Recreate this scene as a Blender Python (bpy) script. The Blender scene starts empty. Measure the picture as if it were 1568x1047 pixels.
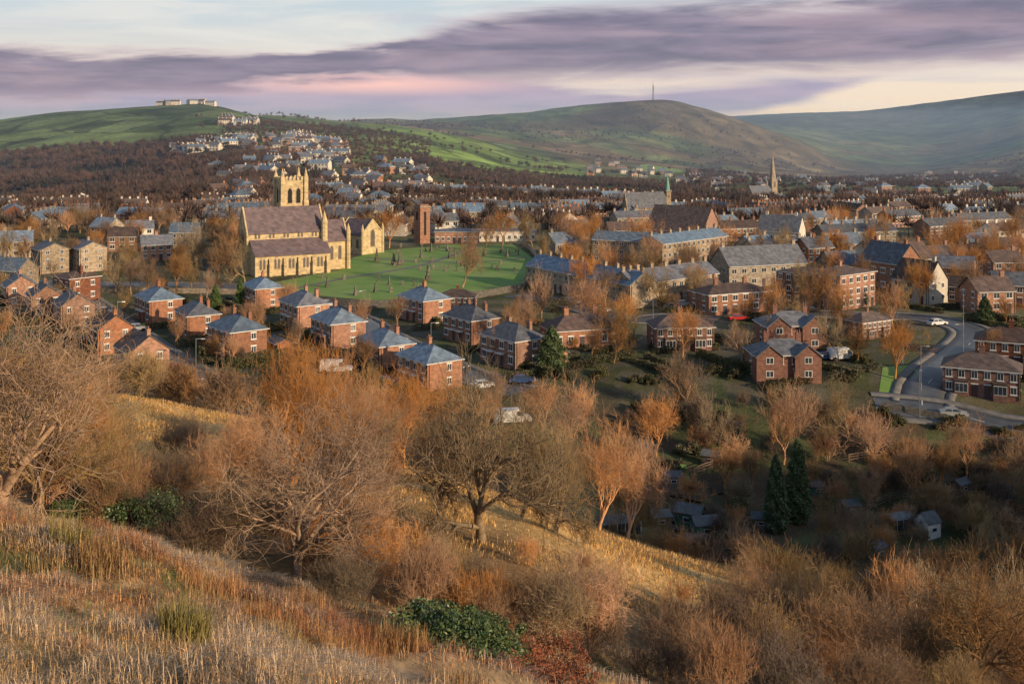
import bpy, math, random
import numpy as np
from mathutils import Vector
rng=np.random.default_rng(7); random.seed(7)
EYE=48.0; F=1700.0; U0=784.0; V0=190.0
scene=bpy.context.scene
# ------------------------------------------------------------------ terrain survey
def pchip(x,y,xn):
    h=np.diff(x); d=np.diff(y,axis=0)/h[:,None]
    m=np.zeros_like(y); s=d[:-1]*d[1:]
    den=d[:-1]+d[1:]; den=np.where(np.abs(den)<1e-12,1,den)
    m[1:-1]=np.where(s>0,2*s/den,0); m[0]=d[0]; m[-1]=d[-1]
    i=np.clip(np.searchsorted(x,xn)-1,0,len(x)-2); t=np.clip((xn-x[i])/h[i],0,1)[:,None]; hh=h[i][:,None]
    return (2*t**3-3*t**2+1)*y[i]+(t**3-2*t**2+t)*hh*m[i]+(-2*t**3+3*t**2)*y[i+1]+(t**3-t**2)*hh*m[i+1]
c9=[0,200,400,600,784,1000,1200,1400,1568]
c17=[0,100,200,300,400,500,600,700,800,900,1000,1100,1200,1300,1400,1500,1568]
near={12:[1055,1060,1075,1110,1150,1190,1210,1220,1230],
20:[925,950,985,1050,1110,1160,1190,1200,1210],
30:[815,850,905,990,1050,1120,1150,1160,1170],
40:[790,850,905,960,990,1050,1090,1120,1130],
60:[760,760,790,810,840,920,960,1000,1040],
80:[715,690,710,730,780,850,895,950,990],
110:[650,612,640,715,772,840,885,920,930],
140:[610,610,640,680,720,775,800,810,815],
165:[600,600,610,630,650,690,700,710,700],
185:[582,582,585,590,595,610,605,610,613],
200:[556]*8+[568],250:[482.4]*9,310:[425.8]*9,400:[373]*9,550:[334]*9,700:[322,320,316,316,320,325,325,325,325]}
far={1000:[305,302,298,288,278,275,284,295,300,303,305,307,308,309,310,310,310],
1300:[278,270,260,243,232,238,252,272,283,287,290,291,292,294,295,296,297],
1600:[240,230,222,214,207,214,228,248,264,272,278,281,283,286,287,288,288],
2000:[205,195,187,180,188,198,208,228,254,263,268,273,278,281,282,282,280],
2400:[184,170,166,163,181,192,200,216,243,254,262,268,275,278,278,277,274],
3000:[196,190,185,184,186,192,200,212,226,238,248,258,270,275,272,268,258],
3800:[200,200,200,195,193,192,193,196,203,208,212,230,252,268,266,252,240],
4500:[192,192,192,190,188,188,188,184,176,162,154,172,208,252,260,240,220],
5200:[192,192,192,191,190,190,190,190,190,185,185,192,208,232,240,225,205],
6500:[190,188,188,187,187,187,186,188,190,190,190,188,188,198,198,178,163],
8000:[192,192,191,190,190,188,188,190,192,190,186,180,175,171,162,149,140],
12500:[200]*17}
rowsD=[2.5]; rowsZ=[np.full(17,46.3)]
for D,v in near.items():
    rowsD.append(D); rowsZ.append(EYE-(np.interp(c17,c9,v)-V0)/F*D)
for D,v in far.items():
    rowsD.append(D); rowsZ.append(EYE-(np.array(v,float)-V0)/F*D)
LD=np.log(np.array(rowsD,float)); Z=np.array(rowsZ)
LF=np.linspace(LD[0],LD[-1],700); UF=np.linspace(0,1568,197)
Zf=pchip(LD,Z,LF); Zf=pchip(np.array(c17,float),Zf.T.copy(),UF).T
def vnoise(x,y,seed=0):
    xi=np.floor(x).astype(np.int64); yi=np.floor(y).astype(np.int64); fx=x-xi; fy=y-yi
    fx=fx*fx*(3-2*fx); fy=fy*fy*(3-2*fy)
    def hsh(a,b):
        n=(a*374761393+b*668265263+seed*1442695041)&0x7fffffff
        n=((n^(n>>13))*1274126177)&0x7fffffff
        return ((n^(n>>16))&0xffff)/65535.0
    return (hsh(xi,yi)*(1-fx)+hsh(xi+1,yi)*fx)*(1-fy)+(hsh(xi,yi+1)*(1-fx)+hsh(xi+1,yi+1)*fx)*fy-0.5
def fbm(x,y,sc,o=3,seed=0):
    r=0;a=1
    for k in range(o):
        r=r+a*vnoise(x/sc+17.3*k,y/sc-9.1*k,seed+k); sc=sc/2.1; a*=.5
    return r
def sstep(a,b,x):
    t=np.clip((x-a)/(b-a),0,1); return t*t*(3-2*t)
def hgt(x,y):
    x=np.asarray(x,float); y=np.asarray(y,float)
    y1=np.maximum(y,2.5); u=np.clip(U0+F*x/y1,0,1568); L=np.clip(np.log(y1),LF[0],LF[-1])
    a=(L-LF[0])/(LF[-1]-LF[0])*(len(LF)-1); b=u/1568*(len(UF)-1)
    i=np.clip(a.astype(int),0,len(LF)-2); j=np.clip(b.astype(int),0,len(UF)-2); fa=a-i; fb=b-j
    z=(Zf[i,j]*(1-fb)+Zf[i,j+1]*fb)*(1-fa)+(Zf[i+1,j]*(1-fb)+Zf[i+1,j+1]*fb)*fa
    z=z+np.maximum(2.5-y,0)*.08
    z=z+30*sstep(62,125,x)*(1-sstep(62,108,y))*sstep(0,32,y)  # unseen spur off to the right, added to keep the sun off the valley
    nearm=sstep(5,12,y1)*(1-sstep(40,60,y1))
    z=z+nearm*(0.62*fbm(x,y,1.5,2,3)+0.8*fbm(x,y,4.5,2,5))
    z=z+sstep(40,60,y1)*(1-sstep(150,178,y1))*1.3*fbm(x,y,14,3,9)
    z=z+sstep(460,800,y1)*4*fbm(x,y,130,3,11)+sstep(1500,3000,y1)*26*fbm(x,y,520,5,13)*(1-.4*sstep(6000,8000,y1))
    return z
def h1(x,y): return float(hgt(np.array([x]),np.array([y]))[0])
def at(u,D):
    x=(u-U0)/F*D; return (x,D,h1(x,D))
DR=np.geomspace(4,12000,1600)
def gp(u,v):
    x=(u-U0)/F*DR; z=EYE-(v-V0)/F*DR; g=hgt(x,DR); k=np.argmax(g>=z)
    return (float(x[k]),float(DR[k]),float(g[k]))
# ------------------------------------------------------------------ materials
def new_mat(name):
    m=bpy.data.materials.new(name); m.use_nodes=True; nt=m.node_tree; b=nt.nodes['Principled BSDF']; return m,nt,b
def mat(name,c1,c2=None,rough=.85,scale=1.0,rnd=0.0,spec=.25,metal=0,bump=0,detail=4,brick=None,attr=False,hue=0):
    m,nt,b=new_mat(name); N=nt.nodes; Lk=nt.links
    b.inputs['Roughness'].default_value=rough; b.inputs['Specular IOR Level'].default_value=spec; b.inputs['Metallic'].default_value=metal
    c2=c2 or tuple(c*.7 for c in c1)
    g=N.new('ShaderNodeNewGeometry'); n=N.new('ShaderNodeTexNoise'); n.inputs['Scale'].default_value=scale; n.inputs['Detail'].default_value=detail
    Lk.new(g.outputs['Position'],n.inputs['Vector'])
    r=N.new('ShaderNodeMapRange'); r.inputs[1].default_value=.32; r.inputs[2].default_value=.68; Lk.new(n.outputs['Fac'],r.inputs[0])
    mx=N.new('ShaderNodeMix'); mx.data_type='RGBA'; mx.inputs[6].default_value=(*c1,1); mx.inputs[7].default_value=(*c2,1); Lk.new(r.outputs[0],mx.inputs[0])
    out=mx.outputs[2]
    if brick:
        tc=N.new('ShaderNodeTexCoord'); sp=N.new('ShaderNodeSeparateXYZ'); Lk.new(tc.outputs['Object'],sp.inputs[0])
        ad=N.new('ShaderNodeMath'); Lk.new(sp.outputs[0],ad.inputs[0]); Lk.new(sp.outputs[1],ad.inputs[1])
        cb=N.new('ShaderNodeCombineXYZ'); Lk.new(ad.outputs[0],cb.inputs[0]); Lk.new(sp.outputs[2],cb.inputs[1])
        bt=N.new('ShaderNodeTexBrick'); bt.inputs['Scale'].default_value=1; bt.inputs['Brick Width'].default_value=brick[0]; bt.inputs['Row Height'].default_value=brick[1]
        bt.inputs['Mortar Size'].default_value=brick[1]*.1
        bt.inputs['Color1'].default_value=(1.15,1.12,1.1,1); bt.inputs['Color2'].default_value=(.68,.70,.72,1); bt.inputs['Mortar'].default_value=(.95,.95,.95,1)
        Lk.new(cb.outputs[0],bt.inputs['Vector'])
        mu=N.new('ShaderNodeMix'); mu.data_type='RGBA'; mu.blend_type='MULTIPLY'; mu.inputs[0].default_value=1
        Lk.new(out,mu.inputs[6]); Lk.new(bt.outputs['Color'],mu.inputs[7]); out=mu.outputs[2]
    if attr:
        at_=N.new('ShaderNodeAttribute'); at_.attribute_name='Col'
        mu=N.new('ShaderNodeMix'); mu.data_type='RGBA'; mu.blend_type='MULTIPLY'; mu.inputs[0].default_value=1
        Lk.new(out,mu.inputs[6]); Lk.new(at_.outputs['Color'],mu.inputs[7]); out=mu.outputs[2]
    if rnd:
        oi=N.new('ShaderNodeObjectInfo'); mr=N.new('ShaderNodeMapRange'); mr.inputs[3].default_value=1-rnd; mr.inputs[4].default_value=1+rnd
        Lk.new(oi.outputs['Random'],mr.inputs[0]); hs=N.new('ShaderNodeHueSaturation'); Lk.new(mr.outputs[0],hs.inputs['Value']); Lk.new(out,hs.inputs['Color'])
        wn=N.new('ShaderNodeTexWhiteNoise'); wn.noise_dimensions='1D'; Lk.new(oi.outputs['Random'],wn.inputs['W']); m2=N.new('ShaderNodeMapRange'); m2.inputs[3].default_value=.72; m2.inputs[4].default_value=1.08
        Lk.new(wn.outputs['Value'],m2.inputs[0]); Lk.new(m2.outputs[0],hs.inputs['Saturation']); out=hs.outputs[0]
    Lk.new(out,b.inputs['Base Color'])
    if bump:
        bp=N.new('ShaderNodeBump'); bp.inputs['Strength'].default_value=bump; bp.inputs['Distance'].default_value=.1; Lk.new(n.outputs['Fac'],bp.inputs['Height']); Lk.new(bp.outputs[0],b.inputs['Normal'])
    return m
M={}
M['brick']=mat('red_brick',(.42,.20,.115),(.28,.13,.08),scale=1.3,rnd=.28,brick=(.6,.22))
M['brickd']=mat('dark_red_brick',(.25,.10,.065),(.16,.075,.05),scale=1.3,rnd=.2,brick=(.6,.22))
M['stone']=mat('gritstone',(.44,.35,.25),(.22,.18,.14),scale=1.5,rnd=.28,brick=(.9,.35))
M['sand']=mat('church_sandstone',(.66,.52,.30),(.46,.35,.20),scale=.8,brick=(1.2,.5))
M['render']=mat('cream_render',(.68,.62,.53),(.54,.49,.42),scale=.5,rnd=.25)
M['slate']=mat('blue_slate',(.19,.27,.36),(.115,.16,.22),rough=.6,scale=.9,rnd=.3,brick=(.8,.45))
M['slateg']=mat('grey_slate',(.17,.185,.22),(.10,.11,.13),rough=.7,scale=.9,rnd=.3,brick=(.8,.45))
M['tile']=mat('brown_tile',(.16,.11,.095),(.09,.065,.06),rough=.8,scale=.9,rnd=.3,brick=(.6,.5))
M['croof']=mat('church_roof_slate',(.20,.15,.16),(.13,.10,.11),rough=.7,scale=.6,brick=(1.1,.7))
M['white']=mat('white_paint',(.75,.75,.74),(.62,.62,.6),rough=.5,scale=1)
M['glass']=mat('window_glass',(.03,.04,.05),(.05,.06,.075),rough=.08,scale=.6,spec=.6)
M['lead']=mat('leaded_window',(.09,.08,.07),(.15,.13,.11),rough=.3,scale=1.5,spec=.5)
M['dark']=mat('dark_opening',(.03,.028,.025),(.02,.02,.02),scale=1)
M['door']=mat('door_paint',(.10,.05,.04),(.04,.06,.10),scale=.15,rough=.5)
M['pot']=mat('clay_pot',(.35,.17,.10),scale=4)
M['asphalt']=mat('asphalt',(.10,.11,.125),(.06,.066,.075),rough=.45,scale=.6,spec=.5)
M['pave']=mat('pavement_stone',(.20,.195,.19),(.13,.125,.12),scale=1)
M['paint']=mat('road_paint',(.7,.7,.68),scale=2)
M['lawn']=mat('lawn_grass',(.13,.26,.05),(.23,.31,.10),scale=.12,bump=.2,detail=8)
M['bark']=mat('bare_twigs',(.42,.23,.095),(.18,.11,.065),scale=.5,rnd=.25,rough=.9)
M['barkg']=mat('golden_twigs',(.44,.29,.12),(.18,.125,.07),scale=.5,rnd=.25,rough=.9)
M['barko']=mat('orange_twigs',(.62,.30,.10),(.34,.165,.07),scale=.35,rnd=.22,rough=.9)
M['barkd']=mat('dull_twigs',(.22,.145,.10),(.11,.085,.065),scale=.3,rnd=.3,rough=.9)
M['wood_far']=mat('distant_twigs',(.15,.095,.08),(.05,.048,.048),scale=.02,rough=1,detail=6)  # dark tone: shade over the wood put into the twig colour
M['leafd']=mat('evergreen_leaves',(.05,.11,.03),(.13,.17,.05),scale=1.5,rnd=.2,rough=.6)
M['holly']=mat('holly_leaves',(.03,.08,.03),(.13,.16,.05),scale=2.5,rough=.45,spec=.5)
M['leafr']=mat('rust_leaves',(.32,.11,.05),(.18,.08,.05),scale=2,rough=.8)
M['hedge']=mat('hedge_leaves',(.06,.085,.035),(.15,.11,.055),scale=.7,rnd=.3)
M['grassb']=mat('dry_grass_blades',(1,1,1),(.7,.7,.7),scale=.6,rough=.8,attr=True)
M['shedg']=mat('green_shed_wood',(.06,.17,.14),(.05,.10,.08),scale=2)
M['shedb']=mat('brown_shed_wood',(.19,.13,.09),(.10,.07,.05),scale=2,rnd=.3)
M['shedw']=mat('pale_shed_wood',(.24,.25,.25),(.15,.16,.16),scale=2,rnd=.3)
M['felt']=mat('roof_felt',(.09,.10,.11),(.14,.15,.16),scale=1.5)
M['soil']=mat('allotment_soil',(.07,.05,.035),(.04,.03,.022),scale=2,bump=.5)
M['gst']=mat('weathered_gravestone',(.17,.15,.12),(.08,.075,.065),scale=2,rnd=.3)
M['tyre']=mat('tyre_rubber',(.02,.02,.02),rough=.8)
M['metal']=mat('galvanised_steel',(.35,.36,.37),rough=.4,metal=.6)
M['copper']=mat('verdigris_copper',(.20,.38,.32),(.14,.28,.24),scale=1)
for k,c in dict(cw=(.7,.71,.72),cr=(.45,.03,.03),cb=(.04,.08,.2),cs=(.35,.37,.39),ck=(.03,.03,.035)).items():
    M[k]=mat('car_paint_'+k,c,tuple(x*.9 for x in c),rough=.25,spec=.6,scale=.3)
# ------------------------------------------------------------------ mesh helpers
def mesh_np(name,V,Fa,mats,mi=None,smooth=False,col=None):
    V=np.asarray(V,np.float32); me=bpy.data.meshes.new(name)
    if isinstance(Fa,np.ndarray): lens=np.full(len(Fa),Fa.shape[1]); flat=Fa.ravel()
    else:
        lens=np.concatenate([np.full(len(f),f.shape[1]) for f in Fa]); flat=np.concatenate([f.ravel() for f in Fa])
    me.vertices.add(len(V)); me.vertices.foreach_set('co',V.ravel())
    me.loops.add(len(flat)); me.polygons.add(len(lens))
    st=np.concatenate([[0],np.cumsum(lens)[:-1]])
    me.polygons.foreach_set('loop_start',st.astype(np.int32)); me.loops.foreach_set('vertex_index',flat.astype(np.int32))
    for m in mats: me.materials.append(m)
    if mi is not None: me.polygons.foreach_set('material_index',np.asarray(mi,np.int32))
    if smooth: me.polygons.foreach_set('use_smooth',np.ones(len(lens),bool))
    me.update(calc_edges=True); me.validate()
    if col is not None:
        a=me.color_attributes.new('Col','FLOAT_COLOR','POINT'); a.data.foreach_set('color',np.c_[col,np.ones(len(col))].astype(np.float32).ravel())
    return me
def add(name,me,loc=(0,0,0),rz=0,sc=1):
    o=bpy.data.objects.new(name,me); o.location=loc; o.rotation_euler=(0,0,rz)
    o.scale=(sc,sc,sc) if not isinstance(sc,tuple) else sc
    scene.collection.objects.link(o); return o
class MB:
    def __init__(s): s.v=[];s.f=[];s.m=[];s.names=[]
    def mi(s,k):
        if k not in s.names: s.names.append(k)
        return s.names.index(k)
    def poly(s,pts,k):
        n=len(s.v); s.v+=list(pts); s.f.append(tuple(range(n,n+len(pts)))); s.m.append(s.mi(k))
    def hull8(s,p,k):
        n=len(s.v); s.v+=p; q=s.mi(k)
        for f in ((0,3,2,1),(4,5,6,7),(0,1,5,4),(1,2,6,5),(2,3,7,6),(3,0,4,7)): s.f.append(tuple(n+i for i in f)); s.m.append(q)
    def box(s,x0,x1,y0,y1,z0,z1,k,tx=0,ty=0):
        s.hull8([(x0,y0,z0),(x1,y0,z0),(x1,y1,z0),(x0,y1,z0),(x0+tx,y0+ty,z1),(x1-tx,y0+ty,z1),(x1-tx,y1-ty,z1),(x0+tx,y1-ty,z1)],k)
    def prism(s,prof,a0,a1,k,axis='x',kend=None):
        n=len(s.v); c=len(prof)
        if axis=='x': s.v+=[(a0,p,z) for p,z in prof]+[(a1,p,z) for p,z in prof]
        else: s.v+=[(p,a0,z) for p,z in prof]+[(p,a1,z) for p,z in prof]
        q=s.mi(k); e=s.mi(kend or k)
        for i in range(c): s.f.append((n+i,n+(i+1)%c,n+c+(i+1)%c,n+c+i)); s.m.append(q)
        s.f.append(tuple(n+i for i in range(c))[::-1]); s.m.append(e); s.f.append(tuple(n+c+i for i in range(c))); s.m.append(e)
    def cyl(s,cx,cy,z0,z1,r0,r1,k,n=8):
        b=len(s.v); q=s.mi(k)
        for z,r in ((z0,r0),(z1,r1)):
            s.v+=[(cx+r*math.cos(2*math.pi*i/n),cy+r*math.sin(2*math.pi*i/n),z) for i in range(n)]
        for i in range(n): s.f.append((b+i,b+(i+1)%n,b+n+(i+1)%n,b+n+i)); s.m.append(q)
        s.f.append(tuple(b+n+i for i in range(n))); s.m.append(q)
    def mesh(s,name):
        me=bpy.data.meshes.new(name); me.from_pydata(s.v,[],s.f)
        for k in s.names: me.materials.append(M[k])
        me.polygons.foreach_set('material_index',s.m); me.update(); return me
def xf(side,L,W,a,z,d):
    if side=='f': return (a,-W/2-d,z)
    if side=='b': return (-a,W/2+d,z)
    if side=='r': return (L/2+d,a,z)
    return (-L/2-d,-a,z)
def fbox(b,side,L,W,a0,a1,z0,z1,d0,d1,k):
    p=[xf(side,L,W,*t) for t in ((a0,z0,d1),(a1,z0,d1),(a1,z0,d0),(a0,z0,d0),(a0,z1,d1),(a1,z1,d1),(a1,z1,d0),(a0,z1,d0))]
    b.hull8(p,k)
def window(b,side,L,W,a,z,w,h,frame='white',sill='stone'):
    fbox(b,side,L,W,a-w/2,a+w/2,z,z+h,-.02,.05,frame)
    n=2 if w>.8 else 1; g=.08; pw=(w-g*(n+1))/n
    for i in range(n):
        x=a-w/2+g+i*(pw+g); fbox(b,side,L,W,x,x+pw,z+g,z+h-g,.02,.06,'glass')
    fbox(b,side,L,W,a-w/2-.1,a+w/2+.1,z-.14,z-.005,-.02,.12,sill)
    fbox(b,side,L,W,a-w/2-.1,a+w/2+.1,z+h+.005,z+h+.2,-.02,.04,sill)
def chimney(b,x,y,z0,z1,wall,sx=.9,sy=.6,pots=2):
    b.box(x-sx/2,x+sx/2,y-sy/2,y+sy/2,z0,z1,wall); b.box(x-sx/2-.07,x+sx/2+.07,y-sy/2-.07,y+sy/2+.07,z1+.003,z1+.15,wall)
    for i in range(pots):
        px=x-sx/2+sx*(i+.5)/pots; b.cyl(px,y,z1+.15,z1+.6,.13,.1,'pot',6)
def house(name,L,W,eh,rh,roof='gable',wall='brick',rm='slate',floors=2,units=1,upf=2,chim=None,endwin=1,endf=None,porch=False,bay=False,fgab=False):
    b=MB(); o=.35
    for (x0,y0,x1,y1) in ((-L/2,-W/2,L/2,-W/2),(L/2,-W/2,L/2,W/2),(L/2,W/2,-L/2,W/2),(-L/2,W/2,-L/2,-W/2)):
        b.poly([(x0,y0,-1.5),(x1,y1,-1.5),(x1,y1,eh),(x0,y0,eh)],wall)
    sl=(rh-eh)/(W/2)
    if roof=='gable':
        for sx in (-1,1): b.poly([(sx*L/2,-W/2,eh),(sx*L/2,W/2,eh),(sx*L/2,0,rh)],wall)
        t=.16; e=eh-o*sl
        for sy in (-1,1):
            b.prism([(sy*(W/2+o),e),(sy*(W/2+o),e+t),(0,rh+t+.003*sy),(0,rh+.003*sy)],-L/2-o*.7,L/2+o*.7,rm)
            b.box(-L/2,L/2,min(sy*(W/2+o+.01),sy*(W/2+o+.12)),max(sy*(W/2+o+.01),sy*(W/2+o+.12)),e-.02,e+.1,'white')
    else:
        X=L/2+o;Y=W/2+o;e=eh-.02; rx=max(L/2-W/2,.05)
        for q in ([(-X,-Y,e+.15),(X,-Y,e+.15),(rx,0,rh),(-rx,0,rh)],[(X,Y,e+.15),(-X,Y,e+.15),(-rx,0,rh),(rx,0,rh)]): b.poly(q,rm)
        b.poly([(X,-Y,e+.15),(X,Y,e+.15),(rx,0,rh)],rm); b.poly([(-X,Y,e+.15),(-X,-Y,e+.15),(-rx,0,rh)],rm)
        b.poly([(-X,-Y,e),(-X,Y,e),(X,Y,e),(X,-Y,e)],'white')
        for (x0,y0,x1,y1) in ((-X,-Y,X,-Y),(X,-Y,X,Y),(X,Y,-X,Y),(-X,Y,-X,-Y)): b.poly([(x0,y0,e),(x1,y1,e),(x1,y1,e+.15),(x0,y0,e+.15)],'white')
        b.prism([(-.15,rh-.06),(.15,rh-.06),(0,rh+.1)],-rx,rx,rm)
    if fgab:
        g=L*.2
        for sx in (-1,1):
            c=sx*(L/2-g-.1); b.box(c-g,c+g,-W/2-.9,-W/2-.004,-1.5,eh,wall); b.prism([(c-g,eh+.004),(c+g,eh+.004),(c,eh+g*.8)],-W/2-.9,-W/4,wall,'y')
            for s2 in (-1,1): b.prism([(c+s2*(g+.25),eh-.2),(c+s2*(g+.25),eh-.05),(c,eh+g*.8+.17+.002*s2),(c,eh+g*.8+.02)],-W/2-1.15,-W/4,rm,'y')
            for z in (.9,3.3): fbox(b,'f',L,W,c-.7,c+.7,z,z+1.2,.9,.95,'white'); fbox(b,'f',L,W,c-.6,c-.05,z+.1,z+1.1,.92,.97,'glass'); fbox(b,'f',L,W,c+.05,c+.6,z+.1,z+1.1,.92,.97,'glass')
    fh=eh/floors; ul=L/units
    sl_='stone' if wall in('stone','sand') else 'white'
    for side in 'fb':
        for u in range(units):
            x0=-L/2+u*ul
            for f in range(floors):
                for c in range(upf):
                    a=x0+ul*(c+.5)/upf
                    if f==0 and c==(upf-1 if u%2==0 else 0):
                        fbox(b,side,L,W,a-.48,a+.48,0,2.1,-.02,.05,'door'); fbox(b,side,L,W,a-.6,a+.6,2.12,2.3,-.02,.08,sl_)
                        if porch: fbox(b,side,L,W,a-.9,a+.9,2.35,2.5,-.02,.9,'white')
                        continue
                    w=min(1.5,ul/upf*.5)
                    window(b,side,L,W,a,f*fh+.95 if f==0 else f*fh+.8,w,1.25,'white',sl_)
    for side in 'lr':
        for f in range(floors if endf is None else endf):
            for c in range(endwin):
                window(b,side,L,W,W*((c+.5)/endwin-.5)+(.9 if endwin==1 else 0),f*fh+.9,1.0,1.15,'white',sl_)
    if bay:
        for u in range(units):
            a=-L/2+ul*(u+.5); b.box(a-1.1,a+1.1,-W/2-.8,-W/2-.005,-1,2.6,wall,0,0); b.box(a-1.2,a+1.2,-W/2-.95,-W/2-.01,2.605,2.8,rm)
            fbox(b,'f',L,W,a-1.0,a+1.0,.8,2.35,.78,.83,'white')
            for q in (-.66,0,.66): fbox(b,'f',L,W,a+q-.28,a+q+.28,.9,2.25,.8,.85,'glass')
    for cx,cy in (chim if chim is not None else [(0,0)]):
        chimney(b,cx,cy,rh-1.2-abs(cy)*sl,rh+1.0-abs(cy)*sl*.6,wall)
    fbox(b,'f',L,W,L/2-.3,L/2-.2,0,eh,.0,.09,'dark'); fbox(b,'r',L,W,-W/2+.3,-W/2+.4,0,eh,.0,.09,'dark')
    return b.mesh(name)
def terrace(name,n,ul=5,W=8,eh=5.4,rh=8,wall='stone',rm='slateg',floors=2,upf=2,ends=0):
    L=n*ul; return house(name,L,W,eh,rh,'gable',wall,rm,floors,n,upf,[(-L/2+.5+i*(L-1)/n,0) for i in range(n+1)],ends)
# ------------------------------------------------------------------ ground mesh
RD=np.concatenate([np.linspace(-40,2,12),np.geomspace(3,12400,640)])
W_=np.linspace(-1,1,561); W_=np.sign(W_)*(np.abs(W_)*.55+np.abs(W_)**7*3.5)
X=W_[None,:]*(np.maximum(RD,0)+14)[:,None]; Y=np.repeat(RD[:,None],len(W_),1)
Zt=hgt(X.ravel(),Y.ravel()); Xf=X.ravel(); Yf=Y.ravel()
nr,nc=X.shape; ii=np.arange(nr-1)[:,None]*nc+np.arange(nc-1)[None,:]
Q=np.stack([ii,ii+1,ii+nc+1,ii+nc],-1).reshape(-1,4)
uu=U0+F*Xf/np.maximum(Yf,2.5); yy=Yf
def lerp(a,b,t): return a*(1-t[:,None])+np.array(b)[None,:]*t[:,None]
n1=fbm(Xf,Yf,2.2,3,31)+.5; n2=fbm(Xf,Yf,9,3,37)+.5; n3=fbm(Xf,Yf,60,3,41)+.5
C=np.tile(np.array([.38,.25,.12]),(len(Xf),1))
C=lerp(C,(.13,.14,.05),sstep(.4,.75,n1)*.85*(1-sstep(45,60,yy)))
C=lerp(C,(.46,.36,.26),sstep(.5,.75,n2)*.5)
scrub=sstep(36,50,yy)*(1-sstep(62,72,yy)); C=lerp(C,(.19,.12,.06),scrub*.8)
C=lerp(C,(.58,.38,.15),sstep(58,72,yy)*(1-sstep(112,120,yy))*.9)
C=lerp(C,(.11,.08,.05),sstep(110,125,yy)); C=lerp(C,(.10,.13,.05),sstep(115,130,yy)*sstep(.5,.7,n2)*.7)
C=lerp(C,(.14,.10,.06),sstep(1150,1300,uu)*sstep(50,70,yy)*(1-sstep(115,125,yy)))
C=lerp(C,(.09,.105,.05),sstep(175,190,yy)*.8); C=lerp(C,(.15,.125,.10),sstep(178,190,yy)*sstep(.45,.6,n1)*.7*(1-sstep(440,500,yy))); C=lerp(C,(.09,.08,.07),sstep(420,500,yy)*.6)
C=lerp(C,(.12,.16,.055),sstep(850,1300,yy)*.9)
moor=sstep(.40,.62,fbm(Xf,Yf,600,4,51)+.5); C=lerp(C,(.16,.11,.065),moor*sstep(1700,2600,yy)*.85)
C=lerp(C,(.085,.095,.065),sstep(3000,4200,yy)*.3); C=lerp(C,(.07,.08,.08),sstep(5200,7000,yy)*.75)  # cloud shade and distance haze put into the far hills' colour
C=lerp(C,(.17,.25,.06),sstep(520,640,uu)*(1-sstep(850,950,uu))*sstep(1250,1400,yy)*(1-sstep(2300,2700,yy))*.85)
C=lerp(C,(.06,.05,.045),(1-sstep(330,420,uu))*sstep(760,850,yy)*(1-sstep(1500,1650,yy))*.85)
gm=mesh_np('ground',np.c_[Xf,Yf,Zt],Q,[],smooth=True,col=C)
m,nt,b=new_mat('ground_cover'); N=nt.nodes; Lk=nt.links; b.inputs['Roughness'].default_value=.95; b.inputs['Specular IOR Level'].default_value=.1
at_=N.new('ShaderNodeAttribute'); at_.attribute_name='Col'; g=N.new('ShaderNodeNewGeometry')
def noise(sc,det=5,vec=None):
    n=N.new('ShaderNodeTexNoise'); n.inputs['Scale'].default_value=sc; n.inputs['Detail'].default_value=det; Lk.new(g.outputs['Position'],n.inputs['Vector']); return n
def mr(src,a,b_,c,d,clamp=True):
    r=N.new('ShaderNodeMapRange'); r.inputs[1].default_value=a;r.inputs[2].default_value=b_;r.inputs[3].default_value=c;r.inputs[4].default_value=d; Lk.new(src,r.inputs[0]); return r.outputs[0]
def mul(a,bv):
    x=N.new('ShaderNodeMath'); x.operation='MULTIPLY'; Lk.new(a,x.inputs[0])
    if isinstance(bv,(int,float)): x.inputs[1].default_value=bv
    else: Lk.new(bv,x.inputs[1])
    return x.outputs[0]
f=mul(mr(noise(3,6).outputs['Fac'],.3,.7,.65,1.35),mr(noise(.15,6).outputs['Fac'],.3,.7,.7,1.3)); f=mul(f,mr(noise(.012,8).outputs['Fac'],.3,.7,.5,1.5)); f=mul(f,mr(noise(.0022,8).outputs['Fac'],.32,.68,.65,1.35))
# walled fields
wv=N.new('ShaderNodeVectorMath'); wv.operation='MULTIPLY_ADD'; nzv=noise(.006,3); Lk.new(nzv.outputs['Color'],wv.inputs[0]); wv.inputs[1].default_value=(90,90,0); Lk.new(g.outputs['Position'],wv.inputs[2])
mp=N.new('ShaderNodeMapping'); mp.inputs['Scale'].default_value=(.0085,.0048,0); mp.inputs['Rotation'].default_value=(0,0,.35); Lk.new(wv.outputs[0],mp.inputs['Vector'])
vo=N.new('ShaderNodeTexVoronoi'); vo.distance='CHEBYCHEV'; vo.inputs['Scale'].default_value=1; Lk.new(mp.outputs[0],vo.inputs['Vector'])
ve=N.new('ShaderNodeTexVoronoi'); ve.feature='DISTANCE_TO_EDGE'; ve.inputs['Scale'].default_value=1; Lk.new(mp.outputs[0],ve.inputs['Vector'])
sx=N.new('ShaderNodeSeparateXYZ'); Lk.new(g.outputs['Position'],sx.inputs[0])
fm=mul(mr(sx.outputs[1],1000,1400,0,1),mr(sx.outputs[1],2600,4600,1,.55))
sc_=N.new('ShaderNodeSeparateColor'); Lk.new(vo.outputs['Color'],sc_.inputs[0])
cell=mr(sc_.outputs[0],0,1,.6,1.45); edge=mr(ve.outputs['Distance'],.015,.04,.55,1); ce=mul(cell,edge)
one=N.new('ShaderNodeMix'); one.data_type='FLOAT'; one.inputs[2].default_value=1; Lk.new(fm,one.inputs[0]); Lk.new(ce,one.inputs[3])
f=mul(f,one.outputs[0])
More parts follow.
